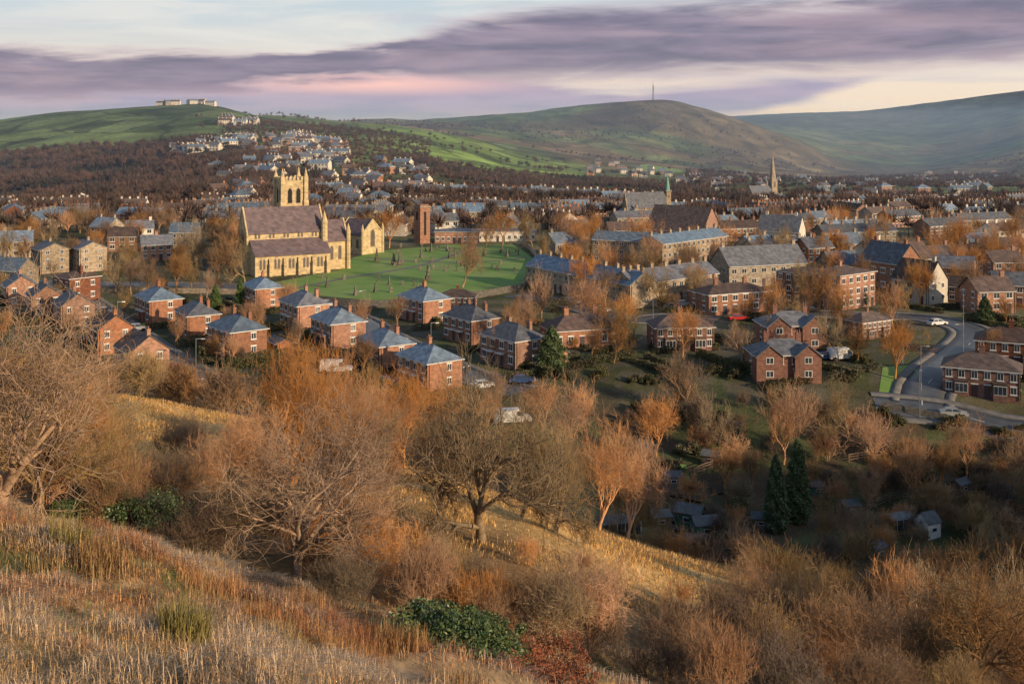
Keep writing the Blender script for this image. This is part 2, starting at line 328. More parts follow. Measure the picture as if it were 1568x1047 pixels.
vm=N.new('ShaderNodeVectorMath'); vm.operation='SCALE'; Lk.new(at_.outputs['Color'],vm.inputs[0]); Lk.new(f,vm.inputs['Scale']); Lk.new(vm.outputs[0],b.inputs['Base Color'])
gm.materials.append(m); add('ground',gm)
# ------------------------------------------------------------------ strips, roads, patches
def densify(pts,step=3):
    P=[np.array(p[:2]) for p in pts]; out=[]
    for i in range(len(P)-1):
        p0=P[max(i-1,0)];p1=P[i];p2=P[i+1];p3=P[min(i+2,len(P)-1)]; n=max(2,int(np.linalg.norm(p2-p1)/step))
        for k in range(n):
            t=k/n; out.append(.5*((2*p1)+(-p0+p2)*t+(2*p0-5*p1+4*p2-p3)*t*t+(-p0+3*p1-3*p2+p3)*t**3))
    out.append(P[-1]); return np.array(out)
def ribbon(name,path,offs,lift,key,thick=0):
    T=np.gradient(path,axis=0); T/=np.linalg.norm(T,axis=1)[:,None]; Nn=np.c_[-T[:,1],T[:,0]]
    k=len(offs); V=[]
    for o in offs:
        p=path+Nn*o; V.append(np.c_[p,hgt(p[:,0],p[:,1])+lift])
    if thick:
        V=[V[0]-[0,0,thick+.3]]+V+[V[-1]-[0,0,thick+.3]]; k+=2
    V=np.stack(V,1).reshape(-1,3); n=len(path); a=(np.arange(n-1)[:,None]*k+np.arange(k-1)[None,:])
    Fq=np.stack([a,a+1,a+k+1,a+k],-1).reshape(-1,4); return add(name,mesh_np(name,V,Fq,[M[key]]))
ROADS=[]
def road(pts,w=6.5,marks=True):
    p=densify([gp(*q) for q in pts]); ROADS.append((p,w)); ribbon('road',p,[-w/2,-w/4,0,w/4,w/2],.07,'asphalt',.1)
    ribbon('pavement',p,[w/2+.01,w/2+.8,w/2+1.5],.18,'pave',.15); ribbon('pavement',p,[-w/2-1.5,-w/2-.8,-w/2-.01],.18,'pave',.15)
    if marks:
        V=[];Fq=[]
        for i in range(0,len(p)-1,3):
            a=p[i]; d=p[i+1]-p[i]; d/=np.linalg.norm(d); nn=np.array([-d[1],d[0]])*.07; e=a+d*2.2
            k=len(V)
            for q in (a-nn,a+nn,e+nn,e-nn): V.append((q[0],q[1],h1(q[0],q[1])+.10))
            Fq.append((k,k+1,k+2,k+3))
        add('road_marking',mesh_np('road_marking',V,np.array(Fq),[M['paint']]))
    return p
road([(120,455),(165,488),(235,540),(300,580),(352,604)],6)
road([(-40,432),(150,436),(330,438),(440,452),(540,487),(600,522),(690,566),(800,602)],6)
road([(1620,662),(1540,655),(1440,634),(1340,622)],6)
road([(1412,624),(1415,600),(1440,568),(1478,535),(1492,512),(1460,496),(1400,486),(1330,484),(1200,478)],7)
road([(1100,490),(1020,486),(960,490),(860,465),(790,452)],6)
def offroad(x,y,m=1.8):
    return all(np.min(np.hypot(p[:,0]-x,p[:,1]-y))>w/2+m for p,w in ROADS)
def patch(name,pts,key,lift=.05,step=4):
    P=np.array([gp(*q)[:2] for q in pts]); x0,y0=P.min(0);x1,y1=P.max(0)
    ys=np.arange(y0+.01,y1,step); V=[];rows=[]
    for yv in ys:
        xs=[]
        for i in range(len(P)):
            a=P[i];c=P[(i+1)%len(P)]
            if (a[1]>yv)!=(c[1]>yv): xs.append(a[0]+(yv-a[1])/(c[1]-a[1])*(c[0]-a[0]))
        if len(xs)>=2: rows.append((min(xs),max(xs),yv))
    n=24
    for a,c,yv in rows:
        xx=np.linspace(a,c,n); V.append(np.c_[xx,np.full(n,yv),hgt(xx,np.full(n,yv))+lift])
    V=np.concatenate(V); a=(np.arange(len(rows)-1)[:,None]*n+np.arange(n-1)[None,:])
    return add(name,mesh_np(name,V,np.stack([a,a+1,a+n+1,a+n],-1).reshape(-1,4),[M[key]],smooth=True))
patch('churchyard_lawn',[(385,440),(470,452),(575,462),(700,452),(800,436),(815,395),(790,376),(700,374),(585,384),(540,395),(520,415)],'lawn',.06,2)
patch('road_verge_lawn',[(1345,608),(1390,598),(1408,576),(1398,560),(1352,562)],'lawn',.04,1)
patch('playing_field',[(955,262),(1030,268),(1045,262),(990,252)],'lawn',.8,8)
patch('garden_lawn',[(1010,740),(1060,748),(1050,715),(1012,708)],'lawn',.15,1)
pp=densify([gp(*q) for q in [(440,446),(520,428),(640,408),(700,388),(735,376)]]); ribbon('churchyard_path',pp,[-1,0,1],.09,'pave')
pp=densify([gp(*q) for q in [(560,395),(650,402),(740,402),(805,395)]]); ribbon('churchyard_path',pp,[-.9,0,.9],.094,'pave')
def wall(pts,h=1.3,t=.4,key='stone',name='stone_wall'):
    p=densify([gp(*q) for q in pts],4); T=np.gradient(p,axis=0); T/=np.linalg.norm(T,axis=1)[:,None]; Nn=np.c_[-T[:,1],T[:,0]]*t/2
    z=hgt(p[:,0],p[:,1]); A=p-Nn;B=p+Nn
    V=np.stack([np.c_[A,z-.4],np.c_[A,z+h],np.c_[p,z+h+.12],np.c_[B,z+h],np.c_[B,z-.4]],1).reshape(-1,3); n=len(p)
    a=(np.arange(n-1)[:,None]*5+np.arange(4)[None,:]); add(name,mesh_np(name,V,np.stack([a,a+1,a+6,a+5],-1).reshape(-1,4),[M[key]]))
wall([(400,452),(480,464),(575,472),(700,462),(800,444)],1.6,key='gst')
wall([(800,444),(822,398),(800,374)],1.4); wall([(1350,628),(1430,642),(1540,668),(1600,674)],.9,key='gst')
wall([(0,445),(140,448),(300,450),(400,452)],1.2)
# ------------------------------------------------------------------ vegetation generators
def tubes(S,n):
    S=np.asarray(S,float); P0=S[:,0:3];P1=S[:,3:6];R0=S[:,6];R1=S[:,7]
    d=P1-P0; d/=np.maximum(np.linalg.norm(d,axis=1),1e-9)[:,None]
    ref=np.where(np.abs(d[:,2:3])>.9,np.array([[1,0,0]]),np.array([[0,0,1]])); a=np.cross(d,ref); a/=np.linalg.norm(a,axis=1)[:,None]; b_=np.cross(d,a)
    an=np.arange(n)*2*np.pi/n; ring=a[:,None,:]*np.cos(an)[None,:,None]+b_[:,None,:]*np.sin(an)[None,:,None]
    V=np.stack([P0[:,None,:]+ring*R0[:,None,None],P1[:,None,:]+ring*R1[:,None,None]],1).reshape(-1,3)
    base=(np.arange(len(S))*2*n)[:,None]+np.arange(n)[None,:]; nx=(np.arange(n)+1)%n
    base2=(np.arange(len(S))*2*n)[:,None]+nx[None,:]
    return V,np.stack([base,base2,base2+n,base+n],-1).reshape(-1,4)
def tree(name,seed,H,Rad,kids,key,tr,trunk=.22,ang=.75,wob=.22,up=.06,twig=.008,stems=1,rk=.62):
    R=random.Random(seed); segs=[]; st=[]; depth=len(kids)
    for s in range(stems):
        a=R.random()*6.28; tl=0.12 if stems==1 else R.uniform(.15,.8)
        st.append(((R.uniform(-.2,.2) if stems>1 else 0,R.uniform(-.2,.2) if stems>1 else 0,-.3),(math.cos(a)*tl,math.sin(a)*tl,1),H*trunk,tr,0))
    while st:
        p,d,l,r,lev=st.pop(); ns=4 if lev<3 else (3 if lev<depth else 2)
        nk=kids[lev] if lev<depth else 0
        pos=sorted(R.uniform(.3 if lev else .55,1) for _ in range(nk)); pi=0
        wb=wob if lev<depth-1 else wob*1.3
        for i in range(ns):
            d=(d[0]+R.gauss(0,wb),d[1]+R.gauss(0,wb),d[2]+R.gauss(0,wb)*.7+up); m_=math.sqrt(d[0]**2+d[1]**2+d[2]**2); d=(d[0]/m_,d[1]/m_,d[2]/m_)
            q=(p[0]+d[0]*l/ns,p[1]+d[1]*l/ns,p[2]+d[2]*l/ns); r1=max(r*(.6**(1/ns)),twig*.6)
            segs.append((*p,*q,r,r1))
            while pi<nk and pos[pi]<=(i+1)/ns+1e-6:
                t=pos[pi]*ns-i; t=min(max(t,0),1); pi+=1
                c=(p[0]+(q[0]-p[0])*t,p[1]+(q[1]-p[1])*t,p[2]+(q[2]-p[2])*t)
                A=R.uniform(.5,1.2)*ang; w=(R.gauss(0,1),R.gauss(0,1),R.gauss(0,1)); dt=w[0]*d[0]+w[1]*d[1]+w[2]*d[2]
                w=(w[0]-dt*d[0],w[1]-dt*d[1],w[2]-dt*d[2]); wm=math.sqrt(w[0]**2+w[1]**2+w[2]**2)+1e-6
                nd=tuple(d[k]*math.cos(A)+w[k]/wm*math.sin(A) for k in range(3))
                st.append((c,nd,l*R.uniform(.55,.9) if lev else l*R.uniform(1.1,1.5),max(r*rk,twig),lev+1))
            p=q;r=r1
    S=np.array(segs); pts=S[:,3:6]; zt=np.percentile(pts[:,2],99.5); rr=np.percentile(np.hypot(pts[:,0],pts[:,1]),97)
    k=np.array([Rad/rr,Rad/rr,H/zt]); S[:,0:3]*=k; S[:,3:6]*=k
    big=S[:,6]>.035
    V1,F1=tubes(S[big],6); V2,F2=tubes(S[~big],3)
    return mesh_np(name,np.r_[V1,V2],np.r_[F1,F2+len(V1)],[M[key]])
T_hi=[tree('bare_tree_a',1,7.5,4.8,(5,4,4,4,3,3),'bark',.25,ang=.8,wob=.28,rk=.67),
      tree('bare_tree_b',2,9.5,4.8,(5,5,4,4,3,3),'barkg',.28,ang=.72,wob=.26,rk=.67),
      tree('bare_tree_c',3,8.5,4.4,(5,5,4,4,3,3),'barko',.16,ang=.7,up=.12,wob=.24)]
T_sh=[tree('bare_shrub_a',11,4,2.4,(4,4,4,3,3),'barko',.05,trunk=.3,ang=.65,up=.12,stems=4,twig=.008,wob=.28),
      tree('bare_shrub_b',12,3.6,2.6,(4,4,4,3,3),'bark',.05,trunk=.3,ang=.7,up=.08,stems=4,twig=.008,wob=.3),
      tree('bare_shrub_c',13,4.2,2.2,(4,4,4,3,3),'barkg',.05,trunk=.3,ang=.6,up=.14,stems=4,twig=.008,wob=.26),
      tree('bare_shrub_d',14,3.8,2.4,(4,4,4,3,3),'barkd',.05,trunk=.3,ang=.7,up=.08,stems=4,twig=.008,wob=.3)]
T_mid=[tree('bare_tree_m%d'%i,20+i,11,5.2 if i<3 else 4,(5,5,4,4,3),k,.24,trunk=.25,ang=.7,up=.1,twig=.018,wob=.24) for i,k in enumerate(('bark','barko','barkg','bark','barko'))]
T_msh=[tree('garden_shrub_m%d'%i,40+i,5,3,(5,4,4,3),k,.07,trunk=.3,ang=.65,up=.1,stems=4,twig=.02,wob=.26) for i,k in enumerate(('bark','barko','barkg','barkd','barkd'))]
def leafmesh(name,N_,shape,size,key,seed=0,stem=None):
    r=np.random.default_rng(seed); P=shape(r,N_); k=len(P)
    a=r.normal(size=(k,3)); a/=np.linalg.norm(a,axis=1)[:,None]; b_=r.normal(size=(k,3)); b_-=a*(a*b_).sum(1)[:,None]; b_/=np.linalg.norm(b_,axis=1)[:,None]
    s=size*r.uniform(.6,1.4,(k,1)); V=np.stack([P-a*s,P-b_*s*.5,P+a*s,P+b_*s*.5],1).reshape(-1,3)
    Fq=np.arange(4*k).reshape(-1,4)
    if stem:
        v2,f2=tubes([stem],6); Fq=np.r_[Fq,f2+len(V)]; V=np.r_[V,v2]
        return mesh_np(name,V,Fq,[M[key],M['bark']],mi=np.r_[np.zeros(k,int),np.ones(len(f2),int)])
    return mesh_np(name,V,Fq,[M[key]])
def bushshape(rx,rz,nl=26,lr=.3):
    def f(r,N_):
        th=r.uniform(0,6.28,nl); ph=r.uniform(0,1.45,nl); q=r.uniform(.45,1.1,nl); c=np.c_[np.cos(th)*np.cos(ph)*rx*q,np.sin(th)*np.cos(ph)*rx*q,np.sin(ph)*rz*.75*q+.15*rz]
        i=r.integers(0,nl,N_); d=r.normal(size=(N_,3)); d/=np.linalg.norm(d,axis=1)[:,None]; rr=r.uniform(.2,1,(N_,1))**.5
        cr=r.uniform(lr*.5,lr*1.3,nl)[i][:,None]*rx
        P=c[i]+d*rr*cr*np.array([1,1,.9]); return P[P[:,2]>-.1]
    return f
def cypshape(H,R):
    def f(r,N_):
        z=r.uniform(0,1,N_); a=r.uniform(0,6.28,N_); rad=R*np.minimum((1-z)**.6*1.15,1)*np.minimum(1,.6+z*3)
        lump=1+.22*np.sin(a*5+z*23)+.15*np.sin(a*3-z*41)+.1*r.normal(size=N_); rr=rad*lump*r.uniform(.72,1,N_)
        return np.c_[rr*np.cos(a),rr*np.sin(a),z*H+.2+r.normal(size=N_)*.1]
    return f
L_holly=leafmesh('holly_bush',15000,bushshape(2.6,2.4,70,.2),.07,'holly',3)
L_rust=leafmesh('rust_bush',2200,bushshape(1.5,1.3,40,.22),.05,'leafr',4)
L_cyp=leafmesh('cypress',13000,cypshape(9.2,1.35),.16,'leafd',5,(0,0,-.5,0,0,3,.2,.1))
L_con=leafmesh('conifer',8000,cypshape(8,2.6),.2,'leafd',6,(0,0,-.5,0,0,3,.25,.15))
L_bush=leafmesh('green_bush',2600,bushshape(1.7,1.7,24,.3),.15,'hedge',7)
def hedgeshape(L,h,w):
    def f(r,N_):
        s=r.integers(0,3,N_); x=r.uniform(-L/2,L/2,N_); z=r.uniform(0,h,N_); y=r.uniform(-w/2,w/2,N_)
        y=np.where(s==0,-w/2,np.where(s==1,w/2,y)); z=np.where(s==2,h,z); bump=.12*np.sin(x*2.1)+.1*np.sin(x*5.3+1)
        return np.c_[x,y+r.normal(size=N_)*.09,z+bump*(z/h)+r.normal(size=N_)*.07]
    return f
L_hed=leafmesh('hedge',3000,hedgeshape(14,1.5,.9),.17,'hedge',8)
def farmass(name,P,Hs,key,K=50,wf=.03,seed=0):
    r=np.random.default_rng(seed); n=len(P); d=r.normal(size=(n,K,3)); d[:,:,2]=np.abs(d[:,:,2])*1.0+.15; d/=np.linalg.norm(d,axis=2)[:,:,None]
    H=Hs[:,None,None]; c=P[:,None,:]+np.array([0,0,1])*H*.42; sp=r.uniform(.75,1.3,(n,1,1))
    a=c+d*H*np.array([.18,.18,.15])*r.uniform(.2,1,(n,K,1))*sp; e=c+d*H*np.array([.42,.42,.56])*r.uniform(.6,1.1,(n,K,1))*sp
    w=r.normal(size=(n,K,3)); w/=np.linalg.norm(w,axis=2)[:,:,None]; w*=H*wf
    V=np.stack([a-w,a+w,e],2).reshape(-1,3); Fq=np.arange(n*K*3).reshape(-1,3)
    S=np.c_[P-[0,0,1],P+np.c_[np.zeros(n),np.zeros(n),Hs*.6],Hs*.025,Hs*.012]; V2,F2=tubes(S,3)
    return add(name,mesh_np(name,np.r_[V,V2],[Fq,F2+len(V)],[M[key]]))
def scat(n,u0,u1,d0,d1,vmin=None,vmax=None,thr=None,sc=60,seed=0,weight=1.0):
    r=np.random.default_rng(seed+100); D=(r.uniform(d0**2,d1**2,n*4))**.5; u=r.uniform(u0,u1,n*4); x=(u-U0)/F*D; z=hgt(x,D); v=V0+(EYE-z)/D*F
    ok=np.ones(len(D),bool)
    if vmin is not None: ok&=(v>vmin)&(v<vmax)
    if thr is not None: ok&=fbm(x,D,sc,2,seed)+.5>thr
    i=np.where(ok)[0][:n]; return np.c_[x[i],D[i],z[i]],u[i],v[i]
def fw(name,n,*a,h=(7,11),**k):
    P,u,v=scat(n,*a,**k)
    if len(P): farmass(name,P,np.random.default_rng(len(P)).uniform(h[0],h[1],len(P)),'wood_far')
fw('distant_woodland',2600,-80,330,760,1600,vmin=214,vmax=306,seed=1,thr=.40,sc=120,h=(8,15))
fw('distant_woodland',1000,330,450,850,1250,vmin=208,vmax=300,seed=7,thr=.4,sc=80,h=(8,12))
fw('distant_woodland',2200,610,1080,760,1500,vmin=240,vmax=320,seed=2,thr=.35,sc=100,h=(8,13))
fw('distant_town_trees',3200,-80,1650,430,1000,seed=3,thr=.40,sc=60,h=(7,12))
fw('distant_woodland',2600,1050,1650,850,2600,seed=4,thr=.4,sc=150,h=(9,14))
fw('distant_woodland',1300,300,1650,1700,4200,seed=5,thr=.58,sc=220,h=(10,17))
fw('distant_woodland',1700,340,660,760,2000,seed=6,h=(8,12))
# ------------------------------------------------------------------ near and mid trees
def T(me,u,D,s=1,sz=None,name='bare_tree'):
    x,y,z=at(u,D)
    if D>180 and not offroad(x,y,.5): return
    return add(name,me,(x,y,z-.05),random.uniform(0,6.28),(s,s,sz or s))
T(T_hi[0],-14,38,1.15,1.25); T(T_hi[1],60,46,.8); T(T_hi[0],455,45,1.15,1.05); T(T_hi[1],735,60,1.2,1.05); T(T_hi[0],670,64,.75,.85); T(T_hi[1],800,70,.8,.8)
T(T_hi[2],430,62,1.0,1.12); T(T_hi[2],570,68,.85); T(T_hi[2],360,56,.75); T(T_hi[1],850,67,.7); T(T_hi[2],915,90,1.05); T(T_hi[2],960,94,1.0)
T(T_hi[2],150,70,.8); T(T_hi[2],50,76,.95); T(T_hi[2],500,86,1.0); T(T_hi[2],620,90,.95); T(T_hi[0],1500,46,.8,.85); T(T_hi[1],1560,58,.65)
T(T_hi[1],1240,54,.55); T(T_hi[2],1170,56,.5); T(T_hi[1],975,114,.85,1.1); T(T_hi[1],680,45,.38); T(T_hi[2],110,58,.7); T(T_hi[0],540,54,.6)
shr=[(640,42,.8),(700,46,.6),(760,40,.6),(830,44,.9),(900,42,.9),(1020,43,.9),(1090,48,1.1),(1150,45,1.1),(1220,52,1.2),(1290,47,1.2),(1350,55,1.2),(1410,49,1),(1450,58,1.3),(1530,54,1.2),(1590,49,1.2),
(300,44,.8),(350,48,.9),(240,46,.7),(180,50,.9),(130,54,1),(60,58,1.1),(10,62,1.2),(560,46,.7),(500,50,.8),(610,50,.7),(400,52,.9)]
for u,D,s in shr: T(random.choice(T_sh),u,D,s*.95,name='bare_shrub')
for i in range(44):
    u=random.uniform(500,1620); D=random.uniform(37,62)
    s=random.uniform(.5,.85)
    if u<1180 and D>46: s*=.55
    T(random.choice(T_sh),u,D,s,name='bare_shrub')
for i in range(28):
    u=random.uniform(-40,600); D=random.uniform(46,72)
    T(random.choice(T_sh[:3]),u,D,random.uniform(.7,1.05),name='bare_shrub')
for i in range(26):
    u=random.uniform(1150,1640); D=random.uniform(62,100); T(random.choice(T_sh),u,D,random.uniform(.7,1.1),name='bare_shrub')
for i in range(85):
    u=random.uniform(-40,960); D=random.uniform(72,165); x,y,z=at(u,D); v=V0+(EYE-z)/D*F
    if 170<u<360 and D<120: continue
    if u>600 and 74<D<114: continue
    T(random.choice(T_sh[:3]+T_msh[:3]),u,D,random.uniform(.8,1.35),name='bare_shrub')
for i in range(190):
    u=random.uniform(960,1640); D=random.uniform(104,182)
    if 990<u<1130 and 105<D<158 and random.random()<.7: continue
    if 1340<u and D>168: continue
    if 1140<u<1270 and 96<D<146: continue
    T(random.choice(T_msh+T_msh[1:3]),u,D,random.uniform(.5,1.0),name='bare_shrub')
for i in range(50):
    u=random.uniform(960,1600)
    if not 1140<u<1270: T(L_bush,u,random.uniform(115,180),random.uniform(.6,1.2),name='green_bush')
for u,D,s,k in [(1003,158,.95,1),(1222,166,1.05,1),(1200,163,.9,4),(1388,188,1.15,0),(1370,192,1.0,1),(1280,128,.55,2),(1310,128,.6,0),(1400,147,.85,1),(1440,150,.75,3),(1300,172,.85,2),(1340,160,.9,1),(1060,178,.95,0),(1100,165,.8,2),(1480,158,.8,1),(1540,150,.8,0),(1110,150,.6,1),(1330,145,.7,4),(1520,125,.6,2),
   (455,176,.8,1),(425,178,.6,0),(560,170,.6,2),(1150,150,.6,3),(830,160,.8,1),(770,165,.8,0),(900,165,.9,4),(870,150,.8,1),(690,150,.8,1),(940,200,.8,0),(1045,205,.9,1),(1275,205,.8,2),(1310,200,.7,0),(970,215,.9,2),(905,205,.6,4),(1140,200,.7,0),(740,150,.7,1),(640,160,.7,4),
   (708,292,1.3,0),(200,290,1.1,2),(245,300,1.15,0),(180,282,1.0,2),(270,278,1.0,3),(310,330,1.3,2),(350,322,1.3,0),(375,300,1.05,2),(330,300,1.1,0),(160,300,1,1),(220,275,.9,0),(596,385,1.3,1),(575,390,1.1,3),(870,370,1.4,1),(890,355,1.3,4),(980,352,1.4,1),(1465,335,1.5,1),(960,350,1.2,4),(905,360,1.2,1),(740,375,1.1,0),(815,385,1.2,2),(770,395,1.2,1),
   (1240,245,.8,1),(1060,215,.7,2),(960,228,.8,1),(800,240,.7,0),(380,232,.6,1),(795,228,.6,1),(1510,330,1.1,0),(30,300,.8,2),(1330,330,1,3),(1280,350,1,1),(1120,370,.9,1),(1440,330,1.2,4),(1490,300,1,1),(1540,280,.9,0),(1560,330,1.1,1)]:
    T(T_mid[k],u,D,s)
for i in range(300):
    u=random.uniform(-30,1600); D=random.uniform(188,440)
    if 380<u<840 and 250<D<420: continue
    T(random.choice(T_mid+T_msh),u,D,random.uniform(.4,.85))
for i in range(80):
    u=random.uniform(820,1620); D=random.uniform(225,450); T(random.choice(T_mid),u,D,random.uniform(.75,1.15))
for i in range(34):
    u=random.uniform(-30,370); D=random.uniform(270,450); T(random.choice(T_mid),u,D,random.uniform(.8,1.15))
for u,D in ((1188,137),(1221,141)): T(L_cyp,u,D,1.02 if u<1200 else 1.12,name='cypress_tree')
T(L_con,845,195,.95,name='conifer_tree'); T(L_con,1508,240,.7,name='conifer_tree'); T(L_con,330,258,.5,.7,name='conifer_tree'); T(L_con,368,262,.45,.8,name='conifer_tree')
T(L_con,1320,262,.5,.8,name='conifer_tree'); T(L_con,1185,240,.5,.8,name='conifer_tree')
for u,D,s in ((675,33,.85),(725,34,.7),(640,32,.45),(770,33,.4),(215,46,.9),(160,47,.7),(255,48,.6),(110,46,.5)): T(L_holly,u,D,s,name='holly_bush')
for u,D,s in ((790,31,.7),(830,33,.8),(600,34,.6),(770,29,.5),(560,33,.5),(880,34,.7),(340,36,.5),(130,36,.5),(810,36,.8),(860,38,.8)): T(L_rust,u,D,s,name='rust_leaved_bush')
# ------------------------------------------------------------------ grass
def blades(name,P,H,Wd,C_,lean,seed):
    r=np.random.default_rng(abs(seed)); n=len(P); a=r.uniform(0,6.28,n); ln=lean*r.uniform(.2,1.3,n); dr=np.c_[np.cos(a),np.sin(a),np.zeros(n)]
    dr=dr+np.array([.5,-.3,0]); sd=np.c_[-dr[:,1],dr[:,0],np.zeros(n)]; sd/=np.linalg.norm(sd,axis=1)[:,None]; w=(Wd*r.uniform(.6,1.3,n))[:,None]*sd/2
    up=np.array([0,0,1.]); Hc=H[:,None]
    mid=P+up*Hc*(.55-.1*ln[:,None])+dr*Hc*.25*ln[:,None]; tip=P+up*Hc*np.maximum(1-.45*ln[:,None],.2)+dr*Hc*.8*ln[:,None]
    V=np.stack([P-w-[0,0,.03],P+w-[0,0,.03],mid+w*.7,mid-w*.7,tip],1).reshape(-1,3); b0=np.arange(n)*5
    Fq=np.stack([b0,b0+1,b0+2,b0+3],1); Ft=np.stack([b0+3,b0+2,b0+4],1)
    col=np.repeat(C_,5,0); return add(name,mesh_np(name,V,[Fq,Ft],[M['grassb']],col=col))
r=np.random.default_rng(5); n=340000
D=np.sqrt(r.uniform(8.5**2,46**2,n)); u=r.uniform(-120,1000,n); x=(u-U0)/F*D; y=D; cl=fbm(x,y,1.5,2,3)+.5; big=fbm(x,y,5,2,77)+.5
lim=np.where(u<560+(30-D)*8,1.,.25)
keep=(r.uniform(size=n)<np.clip((cl-.12)*2.2,.10,1)*lim); x,y,cl,big=x[keep],y[keep],cl[keep],big[keep]; n=len(x)
t=r.uniform(size=n); C_=np.array([.70,.44,.20])[None]*(.55+.75*t[:,None]); fr=sstep(.5,.75,cl)[:,None]*r.uniform(.2,1,(n,1)); C_=C_*(1-fr*.7)+np.array([.82,.68,.54])*fr*.7
gr=((cl<.48)&(r.uniform(size=n)<.65))[:,None]; C_=np.where(gr,np.array([.20,.25,.07])*(.7+.6*t[:,None]),C_)
rd=(big>.58)[:,None]&(r.uniform(size=(n,1))<.5); C_=np.where(rd,np.array([.52,.24,.11]),C_)
blades('hillside_grass',np.c_[x,y,hgt(x,y)],(.08+.38*cl)*r.uniform(.5,1.3,n),np.full(n,.011)*(.6+y/30),C_,1.25,1)
def tuft(u,D,h,nb,rad,c):
    x0,y0,_=at(u,D); a=r.uniform(0,6.28,nb); q=np.sqrt(r.uniform(size=nb))*rad; x=x0+q*np.cos(a); y=y0+q*np.sin(a)
    blades('rush_tuft',np.c_[x,y,hgt(x,y)],h*r.uniform(.5,1.1,nb),np.full(nb,.015),np.array(c)[None]*r.uniform(.5,1.2,(nb,1)),.55,int(u))
for a in ((280,18,1.0,700,.4,(.42,.36,.13)),(110,26,1.0,400,.5,(.40,.33,.13)),(150,25,.9,400,.5,(.55,.33,.15)),(430,22,.8,400,.5,(.5,.36,.18)),(530,24,1.0,500,.6,(.6,.34,.15)),(60,31,.9,500,.7,(.5,.38,.18)),(330,27,.8,500,.6,(.6,.32,.15)),(470,29,1.0,600,.7,(.58,.32,.15)),(620,27,.9,500,.6,(.55,.32,.15)),(200,29,.9,500,.7,(.55,.30,.15)),(700,24,.9,500,.7,(.55,.33,.16))): tuft(*a)
for i in range(50): tuft(random.uniform(-60,760),random.uniform(24,38),random.uniform(.5,.9),220,.6,random.choice(((.58,.31,.14),(.50,.22,.10),(.55,.38,.18))))
n=120000; D=np.sqrt(r.uniform(56**2,120**2,n)); u=r.uniform(60,1250,n); x=(u-U0)/F*D; cl=fbm(x,D,3,2,91)+.5; k=r.uniform(size=n)<np.clip(cl*1.5,.2,1); x,D,cl=x[k],D[k],cl[k]; n=len(x)
C_=np.array([.76,.48,.19])[None]*r.uniform(.6,1.2,(n,1)); blades('golden_slope_grass',np.c_[x,D,hgt(x,D)],(.2+.3*cl)*r.uniform(.6,1.2,n),np.full(n,.05),C_,.9,9)
# ------------------------------------------------------------------ houses
R_=math.radians
semi=[house('semi_a',10.5,7.2,4.9,7.3,'hip','brick','slate',2,2,2,[(0,0)],1,porch=True),house('semi_b',10.5,7.2,4.9,7.3,'hip','brick','slate',2,2,2,[(-1.5,0),(2,1.5)],1,bay=True),house('semi_e',10.5,7,4.9,7.3,'hip','brick','slateg',2,2,2,[(-3,1.5),(3,1.5)],1,porch=True)]
semib=[house('semi_c',12,7.5,4.6,6.9,'hip','brickd','tile',2,2,3,[(0,0)],1,bay=True),house('semi_d',12,7.5,4.6,6.9,'hip','brickd','slateg',2,2,2,[(-3,0),(3,0)],1,fgab=True)]
gab=[house('gab_a',9,7.2,4.9,7.4,'gable','brick','slateg',2,2,2,[(0,0)],2),house('gab_b',9,7,4.9,7.5,'gable','brick','tile',2,1,3,[(3.5,0)],2),house('gab_c',9,7,5,7.5,'gable','render','slateg',2,1,3,[(3.5,0)],1),house('gab_d',9,7.5,5.2,8,'gable','stone','slate',2,1,3,[(3.5,0),(-3.5,0)],1)]
garage=house('garage',5,2.8,2.2,2.9,'gable','brick','slateg',1,1,1,[],0)
def H(me,u,v,yaw,name='brick_house',s=1):
    x,y,z=gp(u,v); return add(name,me,(x,y+3,z),R_(yaw),s)
Y0=-56
hl=[(236,498),(296,522),(357,550),(398,476),(462,506),(514,537),(648,498),(720,530),(587,572),(655,600),(785,566)]
for i,(u,v) in enumerate(hl):
    H(semi[(i*2)%3],u,v-4,Y0+random.uniform(-4,4),s=random.uniform(.93,1.02))
    x,y,z=gp(u,v); c,s=math.cos(R_(Y0)),math.sin(R_(Y0))
    for dx,dy,rr in ((-7,-9,Y0),(7.5,-1,Y0+90),(-7,9,Y0)):
        px,py=x+dx*c-dy*s,y+3+dx*s+dy*c
        if offroad(px,py): add('garden_hedge',L_hed,(px,py,h1(px,py)-.05),R_(rr),(.85,1,.8))
    px,py=x+2*c-7.5*s,y+3+2*s+7.5*c
    if i%2==0 and offroad(px,py): add('brick_garage',garage,(px,py,z),R_(Y0),1)
H(house('brick_block',8,8,5.6,7.2,'hip','brickd','tile',2,1,3,[(2,0)],2),110,462,-40)
for u,v,yaw in ((22,472,30),(60,490,30),(105,505,32),(160,545,34),(208,583,36)): H(gab[0 if u<150 else 1],u,v-4,yaw-90+0,'brick_house',.95)
fl=house('flats',9.5,8,6.8,8.6,'gable','stone','slateg',3,1,4,[(0,0)],2)
for u,v in ((70,420),(129,418)): H(fl,u,v-2,-52,'stone_flats')
H(gab[3],14,444,-20,'stone_house'); H(gab[3],-30,440,20,'stone_house')
H(house('bung',14,8,3.2,5.8,'hip','brick','tile',1,2,3,[(-3,0),(3,0)],2),890,530,18,'brick_bungalow'); H(semib[0],1045,538,6,'semi_detached_house',.95); H(semib[1],1215,535,4,'semi_detached_house',.98); H(semib[1],1204,585,2,'semi_detached_house',.95)
H(house('low_flats',17,8,4.6,6.4,'hip','brick','tile',2,3,2,[(-4,0),(4,0)],2),1122,480,24,'brick_flats')
